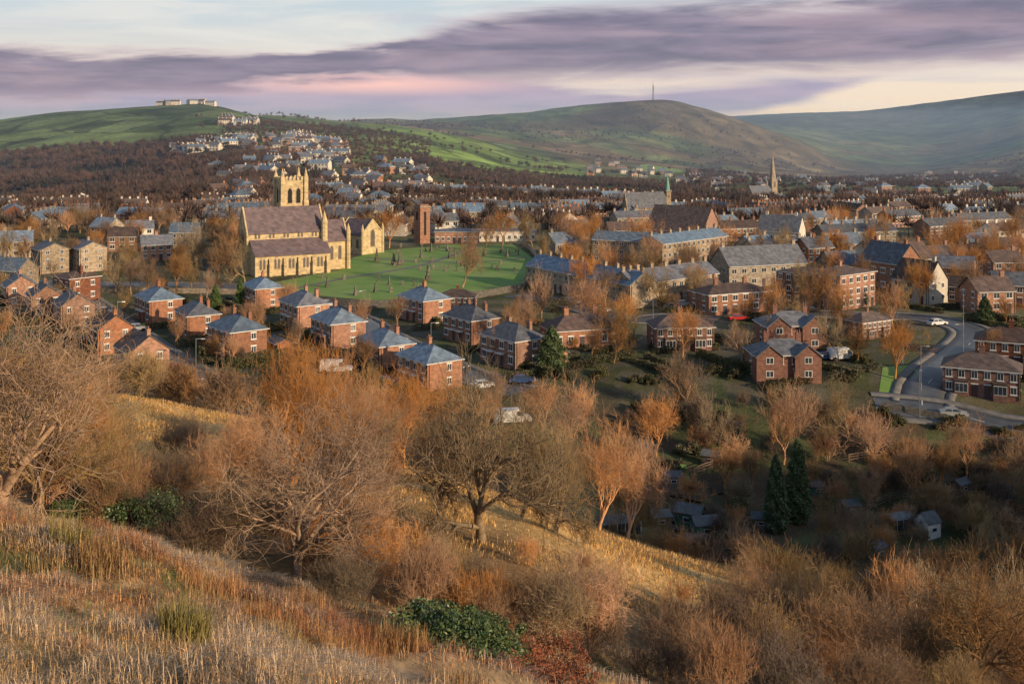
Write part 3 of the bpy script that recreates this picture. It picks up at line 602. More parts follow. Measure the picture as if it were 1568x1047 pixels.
H(semib[0],1515,608,-25,'semi_detached_house'); H(semib[0],1560,565,-25,'semi_detached_house'); H(semib[0],1335,518,30,'semi_detached_house',.7); H(gab[1],1487,466,-40,'brick_house',.8)
a=gp(965,474); bq=gp(806,438); cq=gp(1100,452)
def row(p,q,me_f,name,W=8):
    L=math.hypot(q[0]-p[0],q[1]-p[1]); n=max(2,round(L/5)); yaw=math.atan2(q[1]-p[1],q[0]-p[0]); me=me_f(n,L/n)
    nx,ny=-math.sin(yaw),math.cos(yaw); add(name,me,((p[0]+q[0])/2+nx*W/2,(p[1]+q[1])/2+ny*W/2,p[2]),yaw)
row((a[0]+1,a[1]+1,a[2]),cq,lambda n,ul:terrace('terr_r',n,ul,8,5.6,8.2,'stone','slateg',ends=1),'stone_terrace')
row(bq,(a[0],a[1],a[2]),lambda n,ul:terrace('terr_l',n,ul,8,5.6,8.2,'stone','slate',ends=1),'stone_terrace')
row(gp(908,404),gp(1010,408),lambda n,ul:terrace('flat_l',n,ul,9,7.4,9.6,'stone','slate',3,ends=1),'stone_flats'); row(gp(1012,412),gp(1112,396),lambda n,ul:terrace('flat_r',n,ul,9,7.4,9.6,'stone','slate',3,ends=1),'stone_flats')
H(house('mill_house',24,10,5.8,10.2,'gable','stone','slateg',2,2,4,[(-11,0),(11,0)],2),1165,437,20,'stone_school')
H(house('office_l',12,10,7.6,8.8,'hip','brickd','tile',3,1,5,[],2),1245,468,-50,'brick_office'); H(house('office_r',14,10,8,9.4,'hip','brick','tile',3,1,5,[(0,0)],3),1292,472,38,'brick_office')
H(house('villa',13,9,7.4,12,'gable','brick','slateg',2,1,4,[(-5,0),(5,0)],3),1370,445,-62,'brick_villa'); H(house('villa2',10,8,5.6,10,'gable','render','tile',2,1,3,[(4,0)],2),1415,464,-55,'rendered_house'); H(house('villa3',9,8,7.5,11.5,'gable','brick','tile',2,1,3,[(3,0)],2),1400,440,30,'brick_villa')
H(house('gabst',14,9,7,12,'gable','render','slateg',2,1,4,[(-5,0),(5,0)],3),1200,385,-30,'stone_house')
H(house('bchurch',22,15,6,14,'gable','brick','tile',1,1,6,[],1),1048,378,-35,'brick_church')
H(house('modern',26,9,3.6,4.4,'hip','render','slateg',1,2,6,[],3),765,370,5,'single_storey_school'); H(house('modern2',16,9,4,5,'hip','brick','slateg',1,2,4,[],3),700,372,0,'single_storey_school')
H(gab[1],1085,470,40,'brick_house',.8); H(semib[0],700,478,-5,'semi_detached_house',.7); H(gab[2],680,360,20,'rendered_house',1.1)
for u,v,yaw,k in ((185,385,10,1),(235,400,20,0),(160,370,-30,3),(210,372,20,2),(280,380,5,3),(20,395,20,3),(860,398,30,3),(1160,405,30,3),(1250,405,20,0),(1300,400,30,3),(1440,420,30,1),(1500,400,20,3),(1540,430,10,1),(1555,405,0,2),(1520,480,10,1),(1560,470,-20,0),(880,375,10,3),(950,375,10,1),(1290,435,20,3),(1340,410,40,2),(1470,440,-30,0)):
    H(gab[k],u,v,yaw,'town_house',1.05)
# church
b=MB(); NL=23
def gabled(b,x0,x1,y0,y1,eh,rh,wm='sand',rm='croof',cop=True):
    for p,q in (((x0,y0),(x1,y0)),((x1,y0),(x1,y1)),((x1,y1),(x0,y1)),((x0,y1),(x0,y0))): b.poly([(*p,-1),(*q,-1),(*q,eh),(*p,eh)],wm)
    yc=(y0+y1)/2
    for x in (x0,x1): b.poly([(x,y0,eh),(x,y1,eh),(x,yc,rh)],wm)
    sl=(rh-eh)/(yc-y0)
    b.prism([(y0-.4,eh-.4*sl),(y0-.4,eh-.4*sl+.25),(yc,rh+.25),(yc,rh)],x0+.3,x1-.3,rm); b.prism([(y1+.4,eh-.4*sl),(y1+.4,eh-.4*sl+.25),(yc,rh+.253),(yc,rh+.003)],x0+.3,x1-.3,rm)
    if cop:
        for x in (x0-.15,x1-.3):
            b.prism([(y0-.5,eh-.5*sl),(y0-.5,eh-.5*sl+.6),(yc,rh+.6),(y1+.5,eh-.5*sl+.6),(y1+.5,eh-.5*sl),(yc,rh-.01)],x,x+.45,wm)
def lancet(b,axis,a,c,z0,z1,w,s,k='lead'):
    pr=[(-w/2,z0),(w/2,z0),(w/2,z1-w*.7),(w*.28,z1-w*.25),(0,z1),(-w*.28,z1-w*.25),(-w/2,z1-w*.7)]
    P2=[(a+p*1.35,(z0+z1)/2+(z-(z0+z1)/2)*1.1) for p,z in pr]; P1=[(a+p,z) for p,z in pr]
    if axis=='y':
        b.prism(P2,min(c,c+s*.05),max(c,c+s*.05),'stone','y'); b.prism(P1,min(c+s*.02,c+s*.07),max(c+s*.02,c+s*.07),k,'y')
    else:
        b.prism(P2,min(c,c+s*.05),max(c,c+s*.05),'stone','x'); b.prism(P1,min(c+s*.02,c+s*.07),max(c+s*.02,c+s*.07),k,'x')
gabled(b,-NL/2,NL/2,-4.6,4.6,12,18.6)
for s in (-1,1):
    ya,yb=s*4.62,s*10
    b.prism([(ya,-1),(yb,-1),(yb,5.8),(ya,9.6)],-NL/2+1,NL/2,'sand'); b.prism([(ya,9.62),(yb+s*.4,5.6),(yb+s*.4,5.85),(ya,9.87)],-NL/2+.8,NL/2+.2,'croof')
    for i in range(5):
        x=-NL/2+3.1+i*4.2
        for dx in (-.5,.5): lancet(b,'y',x+dx,yb,2.0,4.8,.6,s)
        for dx in (-.5,.5): lancet(b,'y',x+dx,s*4.6,10.2,11.7,.5,s)
        bx=x+2.1; b.box(bx-.4,bx+.4,min(yb,yb+s*1.1),max(yb,yb+s*1.1),-1,3.6,'sand'); b.box(bx-.35,bx+.35,min(yb,yb+s*.7),max(yb,yb+s*.7),3.6,5.0,'sand',.0,.15)
gabled(b,NL/2+.02,NL/2+7.5,-3.9,3.9,8.8,14.2); lancet(b,'x',0,NL/2+7.5,3.5,9.5,1.5,1); lancet(b,'x',-2,NL/2+7.5,3.5,8,1.0,1); lancet(b,'x',2,NL/2+7.5,3.5,8,1.0,1)
for x in (2.5,5): lancet(b,'y',NL/2+x,-3.9,3,7,.9,-1)
b.cyl(NL/2-.3,-5.4,-1,14,1.0,1.0,'sand',8); b.cyl(NL/2-.3,-5.4,14,17.6,1.15,.05,'sand',8)
b.cyl(NL/2+7.5,-4.2,-1,11,.7,.7,'sand',8); b.cyl(NL/2+7.5,-4.2,11,13.5,.8,.05,'sand',8); b.cyl(NL/2+7.5,4.2,-1,11,.7,.7,'sand',8); b.cyl(NL/2+7.5,4.2,11,13.5,.8,.05,'sand',8)
lancet(b,'x',0,-NL/2,5,12,2.2,-1)
tx,ty,tw,th=6.0,11.0,3.6,26.0
b.box(tx-tw,tx+tw,ty-tw,ty+tw,-1,th,'sand')
for z in (11,18.5,th-2): b.box(tx-tw-.2,tx+tw+.2,ty-tw-.2,ty+tw+.2,z,z+.35,'sand')
for sx_ in (-1,1):
    for sy_ in (-1,1):
        cx,cy=tx+sx_*tw,ty+sy_*tw; b.box(cx-.75,cx+.75,cy-.75,cy+.75,-1,20,'sand'); b.box(cx-.6,cx+.6,cy-.6,cy+.6,20,th+1.2,'sand'); b.cyl(cx,cy,th+1.2,th+3.8,.65,.05,'sand',8)
for s in (-1,1):
    for dx in (-1.3,1.3):
        lancet(b,'y',tx+dx,ty+s*tw,19.2,23.7,1.3,s,'dark'); lancet(b,'x',ty+dx,tx+s*tw,19.2,23.7,1.3,s,'dark')
    lancet(b,'y',tx,ty+s*tw,13,17,1.0,s); lancet(b,'x',ty,tx+s*tw,13,17,1.0,s)
    for i in range(5):
        d=-2.4+i*1.2; b.box(tx+d-.33,tx+d+.33,ty+s*tw-.2,ty+s*tw+.2,th+.003,th+1,'sand'); b.box(tx+s*tw-.2,tx+s*tw+.2,ty+d-.33,ty+d+.33,th+.003,th+1,'sand')
cx,cy,cz=gp(452,422); nx,ny=math.sin(R_(28)),-math.cos(R_(28))
add('stone_church',b.mesh('stone_church'),(cx-nx*10-1.0,cy-ny*10,cz),R_(28))
b=MB(); gabled(b,-6,6,-4.5,4.5,6.5,11)
for s in (-1,1): lancet(b,'x',0,s*6,2.5,8,1.6,s)
for x in (-3.5,0,3.5): lancet(b,'y',x,-4.5,2,5,1,-1)
for x in (-6,6):
    for y in (-4.5,4.5): b.cyl(x,y,-1,8,.5,.5,'sand',8); b.cyl(x,y,8,10,.6,.05,'sand',8)
H(b.mesh('parish_hall'),550,388,-40,'parish_hall',1.0)
b=MB(); b.box(-2.1,2.1,-2.1,2.1,-1,13,'brick'); b.box(-2.3,2.3,-2.3,2.3,13.003,13.5,'stone'); b.box(-1.8,1.8,-1.8,1.8,13.51,14,'brick')
for s in (-1,1): b.box(-.5,.5,s*2.1-.05,s*2.1+.05,3,11.5,'dark'); b.box(s*2.1-.05,s*2.1+.05,-.5,.5,8.5,11.5,'dark')
H(b.mesh('brick_tower'),645,374,38,'brick_tower')
def spire(u,D,w,hb,ht,key,name):
    b=MB(); b.box(-w,w,-w,w,-2,hb,'stone'); b.box(-w-.3,w+.3,-w-.3,w+.3,hb+.003,hb+.5,'stone'); b.cyl(0,0,hb+.5,ht,w*1.05,.08,key,8)
    for sx_ in (-1,1):
        for sy_ in (-1,1): b.cyl(sx_*w,sy_*w,hb+.5,hb+w*1.3,w*.25,.03,'stone',6)
    for s in (-1,1): lancet(b,'y',0,s*w,hb-w*2.2,hb-1,w*.7,s); lancet(b,'x',0,s*w,hb-w*2.2,hb-1,w*.7,s)
    gabled(b,-w-22,-w,-w*1.6,w*1.6,8,14,'stone','slateg'); add(name,b.mesh(name),at(u,D),R_(25))
spire(1183,960,2.9,19,42,'stone','spired_church'); spire(1022,520,1.2,14,23,'copper','copper_spired_chapel')
b=MB()
for sx_ in (-1,1):
    for sy_ in (-1,1): b.hull8([(sx_*3-.4,sy_*3-.4,-3),(sx_*3+.4,sy_*3-.4,-3),(sx_*3+.4,sy_*3+.4,-3),(sx_*3-.4,sy_*3+.4,-3),(sx_*.8-.4,sy_*.8-.4,60),(sx_*.8+.4,sy_*.8-.4,60),(sx_*.8+.4,sy_*.8+.4,60),(sx_*.8-.4,sy_*.8+.4,60)],'ck')
for i in range(12):
    z=i*5; w=3-2.2*z/60
    b.box(-w,w,-w-.2,-w+.2,z,z+.6,'ck'); b.box(-w,w,w-.2,w+.2,z,z+.6,'ck'); b.box(-w-.2,-w+.2,-w,w,z,z+.6,'ck'); b.box(w-.2,w+.2,-w,w,z,z+.6,'ck')
for z in (35,45,52): b.cyl(2.0,0,z,z+3,1.8,1.8,'ck',8)
b.cyl(0,0,60,75,.5,.3,'ck',6); x,y,z=at(1000,4480); add('radio_mast',b.mesh('radio_mast'),(x,y,z))
TV=[terrace('terrace_%d'%i,n,5,8,5.2,7.7,wl,rm) for i,(n,wl,rm) in enumerate(((5,'stone','slate'),(4,'brick','slateg'),(6,'stone','slateg'),(3,'render','slate'),(4,'brickd','slate'),(3,'render','tile'),(4,'brick','tile'),(2,'stone','slate'),(3,'stone','tile')))]
def district(u0,u1,d0,d1,sd,sa,yaw,skip,pool,jit=8,names='terraced_houses'):
    D=d0
    while D<d1:
        x=(u0-U0)/F*D+random.uniform(0,sa)
        while x<(u1-U0)/F*D:
            if random.random()>skip:
                yv=D+random.uniform(-6,6)+ .25*(x-(u0-U0)/F*D)*math.sin(R_(yaw))
                add(names,random.choice(pool),(x,yv,h1(x,yv)-.3),R_(yaw+random.uniform(-jit,jit)+(90 if random.random()<.22 else 0)))
            x+=sa*random.uniform(.8,1.4)
        D+=sd*random.uniform(.85,1.25)
district(1090,1640,415,640,27,34,24,.22,TV[:5]+TV[6:],10); district(1090,1640,650,860,32,38,24,.38,TV,18); district(850,1100,430,760,34,34,20,.38,TV,16); district(-80,380,470,760,32,36,12,.32,TV,22); district(480,860,440,740,34,38,-10,.38,TV,25); district(1000,1400,860,1150,50,50,15,.6,TV,30); district(360,520,560,860,34,36,20,.5,TV,30)
district(1180,1330,345,420,26,36,24,.3,TV[:5]); district(1420,1640,300,420,30,34,20,.4,TV[3:],20)
pool=gab+semi
P,u,v=scat(62,330,650,640,1250,seed=21)
for p in P: add('hillside_house',random.choice(pool+gab[2:3]*4+TV[3:4]),(p[0],p[1],p[2]-.3),random.uniform(-.8,.8),1.4)
for n_,a_ in ((38,(380,530,1050,1500)),(26,(255,390,1380,1500)),(9,(245,335,2320,2390)),(12,(340,400,1850,2000)),(10,(440,470,1450,1600)),(36,(560,1000,760,950)),(50,(900,1250,1300,2600)),(50,(1250,1640,1100,3000))):
    P,u,v=scat(n_,*a_,seed=int(a_[0]))
    for p in P: add('hillside_house',random.choice(gab[2:]+[TV[3],TV[5]] if n_<30 else pool+gab[2:3]*4+[TV[3]]),(p[0],p[1],p[2]-.3),random.uniform(-.6,.9),1.4)
b=MB()
for i in range(3): b.box(-14,14,-9+i*6,-3.02+i*6,0,5,'shedw'); b.prism([(-9+i*6,5.003),(-3.02+i*6,5.003),(-6+i*6,6.6)],-14,14,'white')
for i in range(4): b.box(-12+i*7,-9+i*7,-9.06,-9,0,3.6,'cb')
wh=b.mesh('warehouse')
for u,D,s in ((1385,960,1.0),(1430,900,.9),(1455,1020,1.1)): x,y,z=at(u,D); add('warehouse',wh,(x,y,z),R_(12),s)
# ------------------------------------------------------------------ graveyard
def stone(kind):
    b=MB(); b.box(-.55,.55,-.25,.25,-.2,.15,'gst')
    if kind==0: b.prism([(-.4,.15),(.4,.15),(.4,1.0),(.28,1.22),(0,1.35),(-.28,1.22),(-.4,1.0)],-.09,.09,'gst','y')
    elif kind==1: b.box(-.1,.1,-.1,.1,.15,1.7,'gst'); b.box(-.4,-.103,-.09,.09,1.1,1.3,'gst'); b.box(.103,.4,-.09,.09,1.1,1.3,'gst')
    else: b.box(-.4,.4,-.4,.4,.15,.8,'gst'); b.box(-.25,.25,-.25,.25,.8,2.6,'gst',.12,.12); b.cyl(0,0,2.6,2.9,.14,.02,'gst',4)
    return b.mesh('gravestone_%d'%kind)
GS=[stone(i) for i in range(3)]
for i in range(70):
    u=random.uniform(600,800); v=random.uniform(378,420)
    if i%4==0: u=random.uniform(420,640); v=random.uniform(425,455)
    x,y,z=gp(u,v); add('gravestone',GS[random.choice((0,0,0,1,2))],(x,y,z+.05),R_(30+random.uniform(-12,12)),random.uniform(.8,1.15))
for u,v in ((603,406),(612,407),(577,402),(655,430)): x,y,z=gp(u,v); add('grave_monument',GS[2],(x,y,z+.05),.4,1.5)
# ------------------------------------------------------------------ cars, lamps, sheds
def car(key,van=False):
    b=MB(); L=2.15 if not van else 2.5
    if not van: body=[(-L,.35),(-L,.85),(-L+.1,.95),(-1.2,1.0),(1.0,.98),(L-.15,.8),(L,.65),(L,.35)]
    else: body=[(-L,.35),(-L,1.1),(1.4,1.1),(L-.1,.95),(L,.8),(L,.35)]
    b.prism(body,-.85,.85,key,'y')
    if not van: x0,x1,t0,t1,zt,zb=-1.75,1.15,-1.25,.45,1.45,.99
    else: x0,x1,t0,t1,zt,zb=-2.48,1.6,-2.4,.9,2.0,1.1
    b.hull8([(x0,-.8,zb),(x1,-.8,zb),(x1,.8,zb),(x0,.8,zb),(t0,-.62,zt-.05),(t1,-.62,zt-.05),(t1,.62,zt-.05),(t0,.62,zt-.05)],'glass' if not van else key)
    b.box(t0-.03,t1+.03,-.64,.64,zt-.05,zt+.02,key,.05,.05)
    if not van:
        for s in (-1,1):
            for xa,xt in ((-.35,-.35),(x0+.05,t0+.03),(x1-.05,t1-.03)): b.hull8([(xa-.05,s*.81-.02,zb),(xa+.05,s*.81-.02,zb),(xa+.05,s*.81+.01,zb),(xa-.05,s*.81+.01,zb),(xt-.05,s*.64-.02,zt-.04),(xt+.05,s*.64-.02,zt-.04),(xt+.05,s*.64+.01,zt-.04),(xt-.05,s*.64+.01,zt-.04)],key)
    else:
        for s in (-1,1): b.hull8([(.55,s*.815,1.15),(1.45,s*.815,1.15),(1.45,s*.80,1.15),(.55,s*.80,1.15),(.55,s*.69,1.75),(1.05,s*.69,1.75),(1.05,s*.66,1.75),(.55,s*.66,1.75)],'glass')
        b.hull8([(1.63,-.7,1.15),(1.66,-.7,1.15),(1.66,.7,1.15),(1.63,.7,1.15),(1.0,-.6,1.85),(1.06,-.6,1.85),(1.06,.6,1.85),(1.0,.6,1.85)],'glass')
    for s in (-1,1):
        for x in (-L+.75,L-.8):
            n=12; b.prism([(x+.33*math.cos(i*6.283/n),.33+.33*math.sin(i*6.283/n)) for i in range(n)],s*.87-.1,s*.87+.02,'tyre','y'); b.prism([(x+.18*math.cos(i*6.283/n),.33+.18*math.sin(i*6.283/n)) for i in range(n)],s*.89-.01*s-.01,s*.89+.015,'metal','y')
        b.box(L-.05,L+.02,s*.65-.16,s*.65+.16,.6,.75,'white'); b.box(-L-.02,-L+.05,s*.68-.12,s*.68+.12,.65,.85,'cr')
    return b.mesh('car_'+key+('_van' if van else ''))
cars={k:car(k) for k in ('cw','cr','cb','cs','ck')}; van=car('cw',True)
for u,v,k,yaw in ((268,572,'cr',-50),(306,595,'cw',-5),(210,507,'cs',10),(258,585,'cs',-52),(1045,470,'cw',30),(1030,474,'cs',30),(700,566,'ck',-40),(600,525,'cb',-50),(620,531,'cs',-50),(500,470,'cs',-48),(740,597,'cw',20),(1265,552,'cb',10),(920,478,'cw',-35),(875,466,'cs',-30),(550,492,'ck',-50),(1460,640,'cs',-10),(160,482,'cw',-50),(230,533,'ck',-52),(640,545,'cw',-46),(1435,500,'cw',20),(1240,478,'ck',5),(1130,492,'cr',10),(590,590,'cb',10),(800,590,'cb',0)):
    x,y,z=gp(u,v); add('parked_car',cars[k],(x,y,z+.08),R_(yaw))
for u,v,yaw in ((515,572,0),(1290,552,10),(785,650,10)): x,y,z=gp(u,v); add('white_van',van,(x,y,z+.05),R_(yaw),1.1)
b=MB(); b.cyl(0,0,-.3,1.2,.11,.10,'metal',8); b.cyl(0,0,1.2,7.5,.07,.05,'metal',8); b.box(-.04,1.1,-.04,.04,7.45,7.55,'metal'); b.box(.8,1.5,-.14,.14,7.38,7.52,'metal',.08,.03); lamp=b.mesh('street_lamp')
for u,v,yaw in ((1410,600,0),(1382,560,90),(1408,640,60),(1475,560,180),(1475,500,90),(560,500,200),(180,520,30),(470,462,180),(300,590,20),(660,560,20),(1000,490,60),(1330,490,90),(870,470,60)): x,y,z=gp(u,v); add('street_lamp',lamp,(x,y,z),R_(yaw))
def shed(key,L=3,W=2.2,eh=2,rh=2.7):
    b=MB(); b.box(-L/2,L/2,-W/2,W/2,-.6,eh,key); b.prism([(-W/2,eh+.003),(W/2,eh+.003),(0,rh)],-L/2,L/2,key)
    for s in (-1,1): b.prism([(s*(W/2+.2),eh-.12),(s*(W/2+.2),eh-.04),(0,rh+.1+.002*s),(0,rh+.02)],-L/2-.15,L/2+.15,'felt')
    b.box(L/2,L/2+.04,-.4,.4,0,1.8,'dark'); b.box(-.5,.5,-W/2-.03,-W/2,.9,1.5,'white'); b.box(-.42,.42,-W/2-.05,-W/2-.01,.97,1.43,'glass'); return b.mesh('shed_'+key)
SH=[shed('shedg'),shed('shedb'),shed('shedw'),shed('white',2.6,2.6,2.2,3.4)]
for u,D,k,s in ((1057,132,0,1.2),(1078,126,0,1.1),(1120,172,0,1),(1420,137,3,1),(990,160,2,1),(1010,128,1,.9),(1030,150,2,.9),(1065,118,1,.9),(1470,152,1,.9),(1340,128,1,.9),(1165,138,1,.9),(1300,145,1,.9),(1090,160,1,1),(1535,150,2,.8),(1250,152,0,.8)):
    x,y,z=at(u,D); add('garden_shed',SH[k],(x,y,z),random.uniform(-.8,.8),s*.85)
b=MB()
for i in range(6): b.box(-2.5+i-.04,-2.5+i+.04,-1.3,-1.24,0,1.5,'white'); b.box(-2.5+i-.04,-2.5+i+.04,1.24,1.3,0,1.5,'white')
b.box(-2.5,2.5,-1.24,1.24,0,1.45,'glass'); b.prism([(-1.3,1.45),(1.3,1.45),(0,2.2)],-2.5,2.5,'shedw'); gh=b.mesh('greenhouse')
for u,D in ((945,118),(1370,140)): x,y,z=at(u,D); add('greenhouse',gh,(x,y,z),.3,.9)
for i in range(14):
    u=random.uniform(1000,1120); D=random.uniform(112,155); x,y,z=at(u,D)
    gx=np.linspace(-2.6,2.6,6); gy=np.linspace(-1.6,1.6,5); GX,GY=np.meshgrid(gx,gy); V=np.c_[GX.ravel()+x,GY.ravel()+y]; V=np.c_[V,hgt(V[:,0],V[:,1])+.22+.05*np.random.rand(len(V))]
    a=(np.arange(4)[:,None]*6+np.arange(5)[None,:]); add('vegetable_bed',mesh_np('vegetable_bed',V,np.stack([a,a+1,a+7,a+6],-1).reshape(-1,4),[M['soil']]))
def fence(pts,name='wooden_fence'):
    p=densify([at(*q) for q in pts],2.2); b=MB()
    for i in range(len(p)-1):
        (x0,y0),(x1,y1)=p[i],p[i+1]; z0,z1=h1(x0,y0),h1(x1,y1); b.box(x0-.07,x0+.07,y0-.07,y0+.07,z0-.3,z0+1.3,'shedb')
        for hz in (.35,.75,1.1): b.hull8([(x0,y0-.02,z0+hz),(x1,y1-.02,z1+hz),(x1,y1+.02,z1+hz),(x0,y0+.02,z0+hz),(x0,y0-.02,z0+hz+.14),(x1,y1-.02,z1+hz+.14),(x1,y1+.02,z1+hz+.14),(x0,y0+.02,z0+hz+.14)],'shedb')
    add(name,b.mesh(name))
fence([(980,112),(1010,122),(1080,118)]); fence([(1080,118),(1110,140),(1100,160)]); fence([(1000,150),(1060,155),(1100,160)]); fence([(1300,165),(1420,170),(1560,166)]); fence([(1020,122),(1040,150)]); fence([(1260,140),(1400,150),(1560,148)])
for i in range(130):
    u=random.uniform(-20,1600); v=random.uniform(450,600)
    if 380<u<810 and v<475: continue
    x,y,z=gp(u,v)
    if not offroad(x,y,3): continue
    add('garden_hedge',L_hed,(x,y,z-.05),R_(random.choice((Y0,Y0+90,20,110))),(random.uniform(.5,1),1,random.uniform(.7,1.1)))
for i in range(100):
    u=random.uniform(-20,1600); v=random.uniform(455,610)
    if 380<u<810 and v<478: continue
    x,y,z=gp(u,v)
    if offroad(x,y): add('green_bush',L_bush,(x,y,z),random.random()*6,random.uniform(.5,1.1))
# ------------------------------------------------------------------ haze (real thin scattering layer lying in the valley)
b=MB(); b.box(-9000,9000,650,12300,-260,125,'white'); me=b.mesh('valley_haze'); me.materials.clear()
m=bpy.data.materials.new('haze'); m.use_nodes=True; nt=m.node_tree; nt.nodes.clear(); o=nt.nodes.new('ShaderNodeOutputMaterial'); vs=nt.nodes.new('ShaderNodeVolumeScatter')
vs.inputs['Color'].default_value=(.38,.60,1,1); vs.inputs['Density'].default_value=.0001; nt.links.new(vs.outputs[0],o.inputs['Volume']); me.materials.append(m); add('valley_haze',me)
# ------------------------------------------------------------------ light
SAZ=math.atan2(.80,-.60); SEL=R_(17)
to=Vector((math.sin(SAZ)*math.cos(SEL),math.cos(SAZ)*math.cos(SEL),math.sin(SEL)))
sl=bpy.data.lights.new('sun','SUN'); sl.energy=5.0; sl.angle=R_(.6); sl.color=(1,.74,.46); so=bpy.data.objects.new('sun',sl); so.rotation_euler=to.to_track_quat('Z','Y').to_euler(); scene.collection.objects.link(so)
w=bpy.data.worlds.new('World'); scene.world=w; w.use_nodes=True; nt=w.node_tree; N=nt.nodes; Lk=nt.links; bg=N['Background']; bg.inputs[1].default_value=.15
sky=N.new('ShaderNodeTexSky'); sky.sky_type='NISHITA'; sky.sun_disc=False; sky.sun_elevation=SEL; sky.sun_rotation=SAZ
tc=N.new('ShaderNodeTexCoord'); sp=N.new('ShaderNodeSeparateXYZ'); Lk.new(tc.outputs['Generated'],sp.inputs[0])
def mt(op,a,b_=None,c=None):
    x=N.new('ShaderNodeMath'); x.operation=op
    for i,v in enumerate((a,b_,c)):
        if v is None: continue
        if isinstance(v,(int,float)): x.inputs[i].default_value=v
        else: Lk.new(v,x.inputs[i])
    return x.outputs[0]
def ss(src,a,b_,c=0,d=1):
    r=N.new('ShaderNodeMapRange'); r.interpolation_type='SMOOTHSTEP'; r.inputs[1].default_value=a;r.inputs[2].default_value=b_;r.inputs[3].default_value=c;r.inputs[4].default_value=d; Lk.new(src,r.inputs[0]); return r.outputs[0]
az=mt('ARCTAN2',sp.outputs[0],sp.outputs[1]); hy=mt('SQRT',mt('ADD',mt('MULTIPLY',sp.outputs[0],sp.outputs[0]),mt('MULTIPLY',sp.outputs[1],sp.outputs[1]))); s=mt('DIVIDE',sp.outputs[2],mt('MAXIMUM',hy,.01))
p=mt('ADD',mt('MULTIPLY',az,1/.87),.5)
def curve(pts):
    c=N.new('ShaderNodeFloatCurve'); Lk.new(p,c.inputs['Value']); cv=c.mapping.curves[0]
    cv.points[0].location=pts[0]; cv.points[1].location=pts[-1]
    for q in pts[1:-1]: cv.points.new(*q)
    c.mapping.update(); return c.outputs[0]
def snoise(ax,sx_,z,det,dist=0):
    cb=N.new('ShaderNodeCombineXYZ'); Lk.new(mt('MULTIPLY',az,ax),cb.inputs[0]); Lk.new(mt('MULTIPLY',s,sx_),cb.inputs[1]); cb.inputs[2].default_value=z
    nz=N.new('ShaderNodeTexNoise'); nz.inputs['Scale'].default_value=1; nz.inputs['Detail'].default_value=det; nz.inputs['Roughness'].default_value=.55; nz.inputs['Distortion'].default_value=dist; Lk.new(cb.outputs[0],nz.inputs['Vector']); return nz.outputs['Fac']
nz=snoise(5,34,0,6,.6); nz2=snoise(11,80,4,5,.3); nz3=snoise(3,60,9,4)
nn=mt('ADD',mt('SUBTRACT',nz,.5),mt('MULTIPLY',mt('SUBTRACT',nz2,.5),.5))
cen=mt('MULTIPLY',curve([(0,.42),(.2,.45),(.33,.52),(.42,.62),(.5,.70),(.65,.74),(.8,.78),(1,.88)]),.1)
half=mt('MULTIPLY',curve([(0,.55),(.2,.45),(.33,.40),(.42,.65),(.5,.92),(.65,1.0),(.8,1.0),(1,1.0)]),.033)
d=mt('DIVIDE',mt('ABSOLUTE',mt('SUBTRACT',mt('ADD',s,mt('MULTIPLY',nn,.040)),cen)),half)
band=ss(d,1.45,.55)
top2=mt('MULTIPLY',curve([(0,.34),(.25,.40),(.36,.46),(.5,.42),(.6,.28),(.7,.32),(.82,.38),(1,.36)]),.1)
bot2=mt('MULTIPLY',curve([(0,0),(.6,0),(.70,.03),(.78,.16),(.86,.36),(.92,.5),(1,.6)]),.1)
sn=mt('ADD',s,mt('MULTIPLY',nn,.022))
low=mt('MULTIPLY',ss(mt('SUBTRACT',sn,top2),.007,-.007),ss(mt('SUBTRACT',sn,bot2),-.005,.007))
low=mt('MAXIMUM',low,mt('MULTIPLY',ss(p,.82,.62),ss(s,.032,.0)))
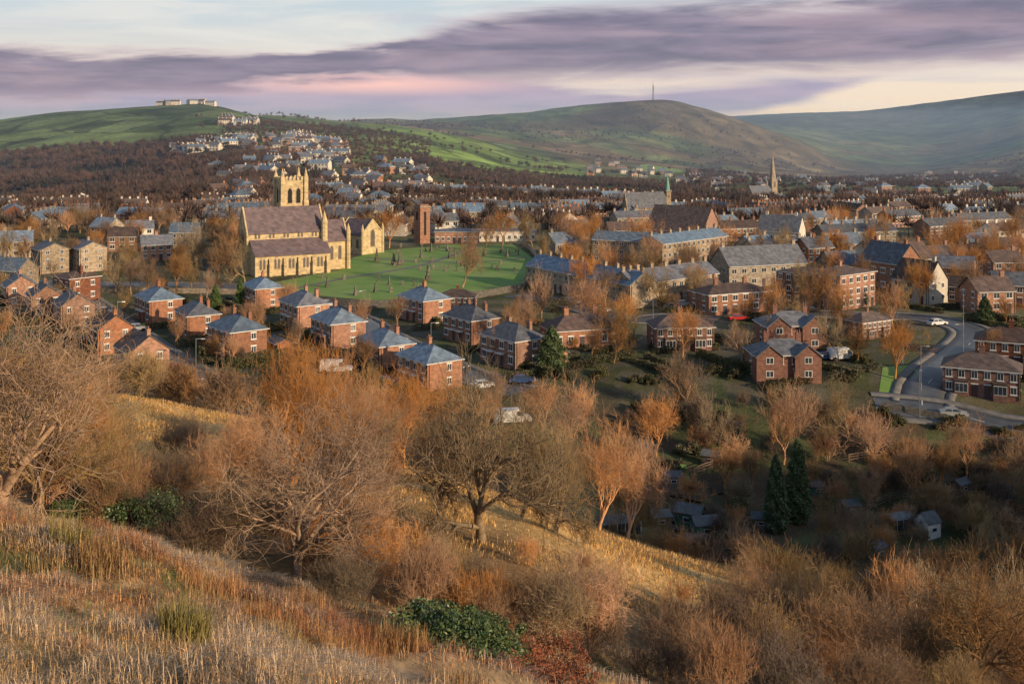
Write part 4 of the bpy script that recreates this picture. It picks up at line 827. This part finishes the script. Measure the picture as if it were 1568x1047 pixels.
def mixc(f,a,b_):
    m=N.new('ShaderNodeMix'); m.data_type='RGBA'
    if isinstance(f,float): m.inputs[0].default_value=f
    else: Lk.new(f,m.inputs[0])
    for i,v in ((6,a),(7,b_)):
        if isinstance(v,tuple): m.inputs[i].default_value=(*v,1)
        else: Lk.new(v,m.inputs[i])
    return m.outputs[2]
clear_=mixc(ss(s,.02,.11),(.92,.77,.62),(.56,.65,.70)); clear_=mixc(mt('MULTIPLY',ss(nz,.42,.66),.6),clear_,(.84,.80,.74)); clear_=mixc(mt('MULTIPLY',ss(nz3,.5,.72),.5),clear_,(.55,.54,.62))
pink=mt('MULTIPLY',ss(mt('ABSOLUTE',mt('SUBTRACT',p,.35)),.24,.0),ss(mt('ABSOLUTE',mt('SUBTRACT',s,.037)),.016,.0))
lowc=mixc(ss(s,.0,.03),(.30,.34,.48),(.40,.36,.50)); lowc=mixc(mt('MULTIPLY',ss(nz2,.35,.65),.55),lowc,(.54,.45,.56)); lowc=mixc(pink,lowc,(.98,.60,.54))
bandc=mixc(ss(nz2,.3,.7),(.16,.15,.23),(.30,.25,.34)); bandc=mixc(mt('MULTIPLY',ss(nz,.46,.66),.5),bandc,(.46,.33,.39)); bandc=mixc(ss(d,.6,1.25),bandc,(.58,.43,.49))
c=mixc(low,clear_,lowc); c=mixc(mt('MULTIPLY',band,.93),c,bandc)
sc2=N.new('ShaderNodeVectorMath'); sc2.operation='SCALE'; sc2.inputs['Scale'].default_value=6.9; Lk.new(c,sc2.inputs[0])
fin=mixc(ss(s,.55,.22),sky.outputs[0],sc2.outputs[0]); Lk.new(fin,bg.inputs[0])
# ------------------------------------------------------------------ camera
cd=bpy.data.cameras.new('camera'); cd.sensor_width=36; cd.lens=36*F/1568; cd.shift_y=-(523.5-V0)/1568; cd.clip_start=.1; cd.clip_end=60000
co=bpy.data.objects.new('camera',cd); co.location=(0,0,EYE); co.rotation_euler=(R_(90),0,0); scene.collection.objects.link(co); scene.camera=co
scene.view_settings.view_transform='Standard'; scene.view_settings.look='None'; scene.view_settings.exposure=0
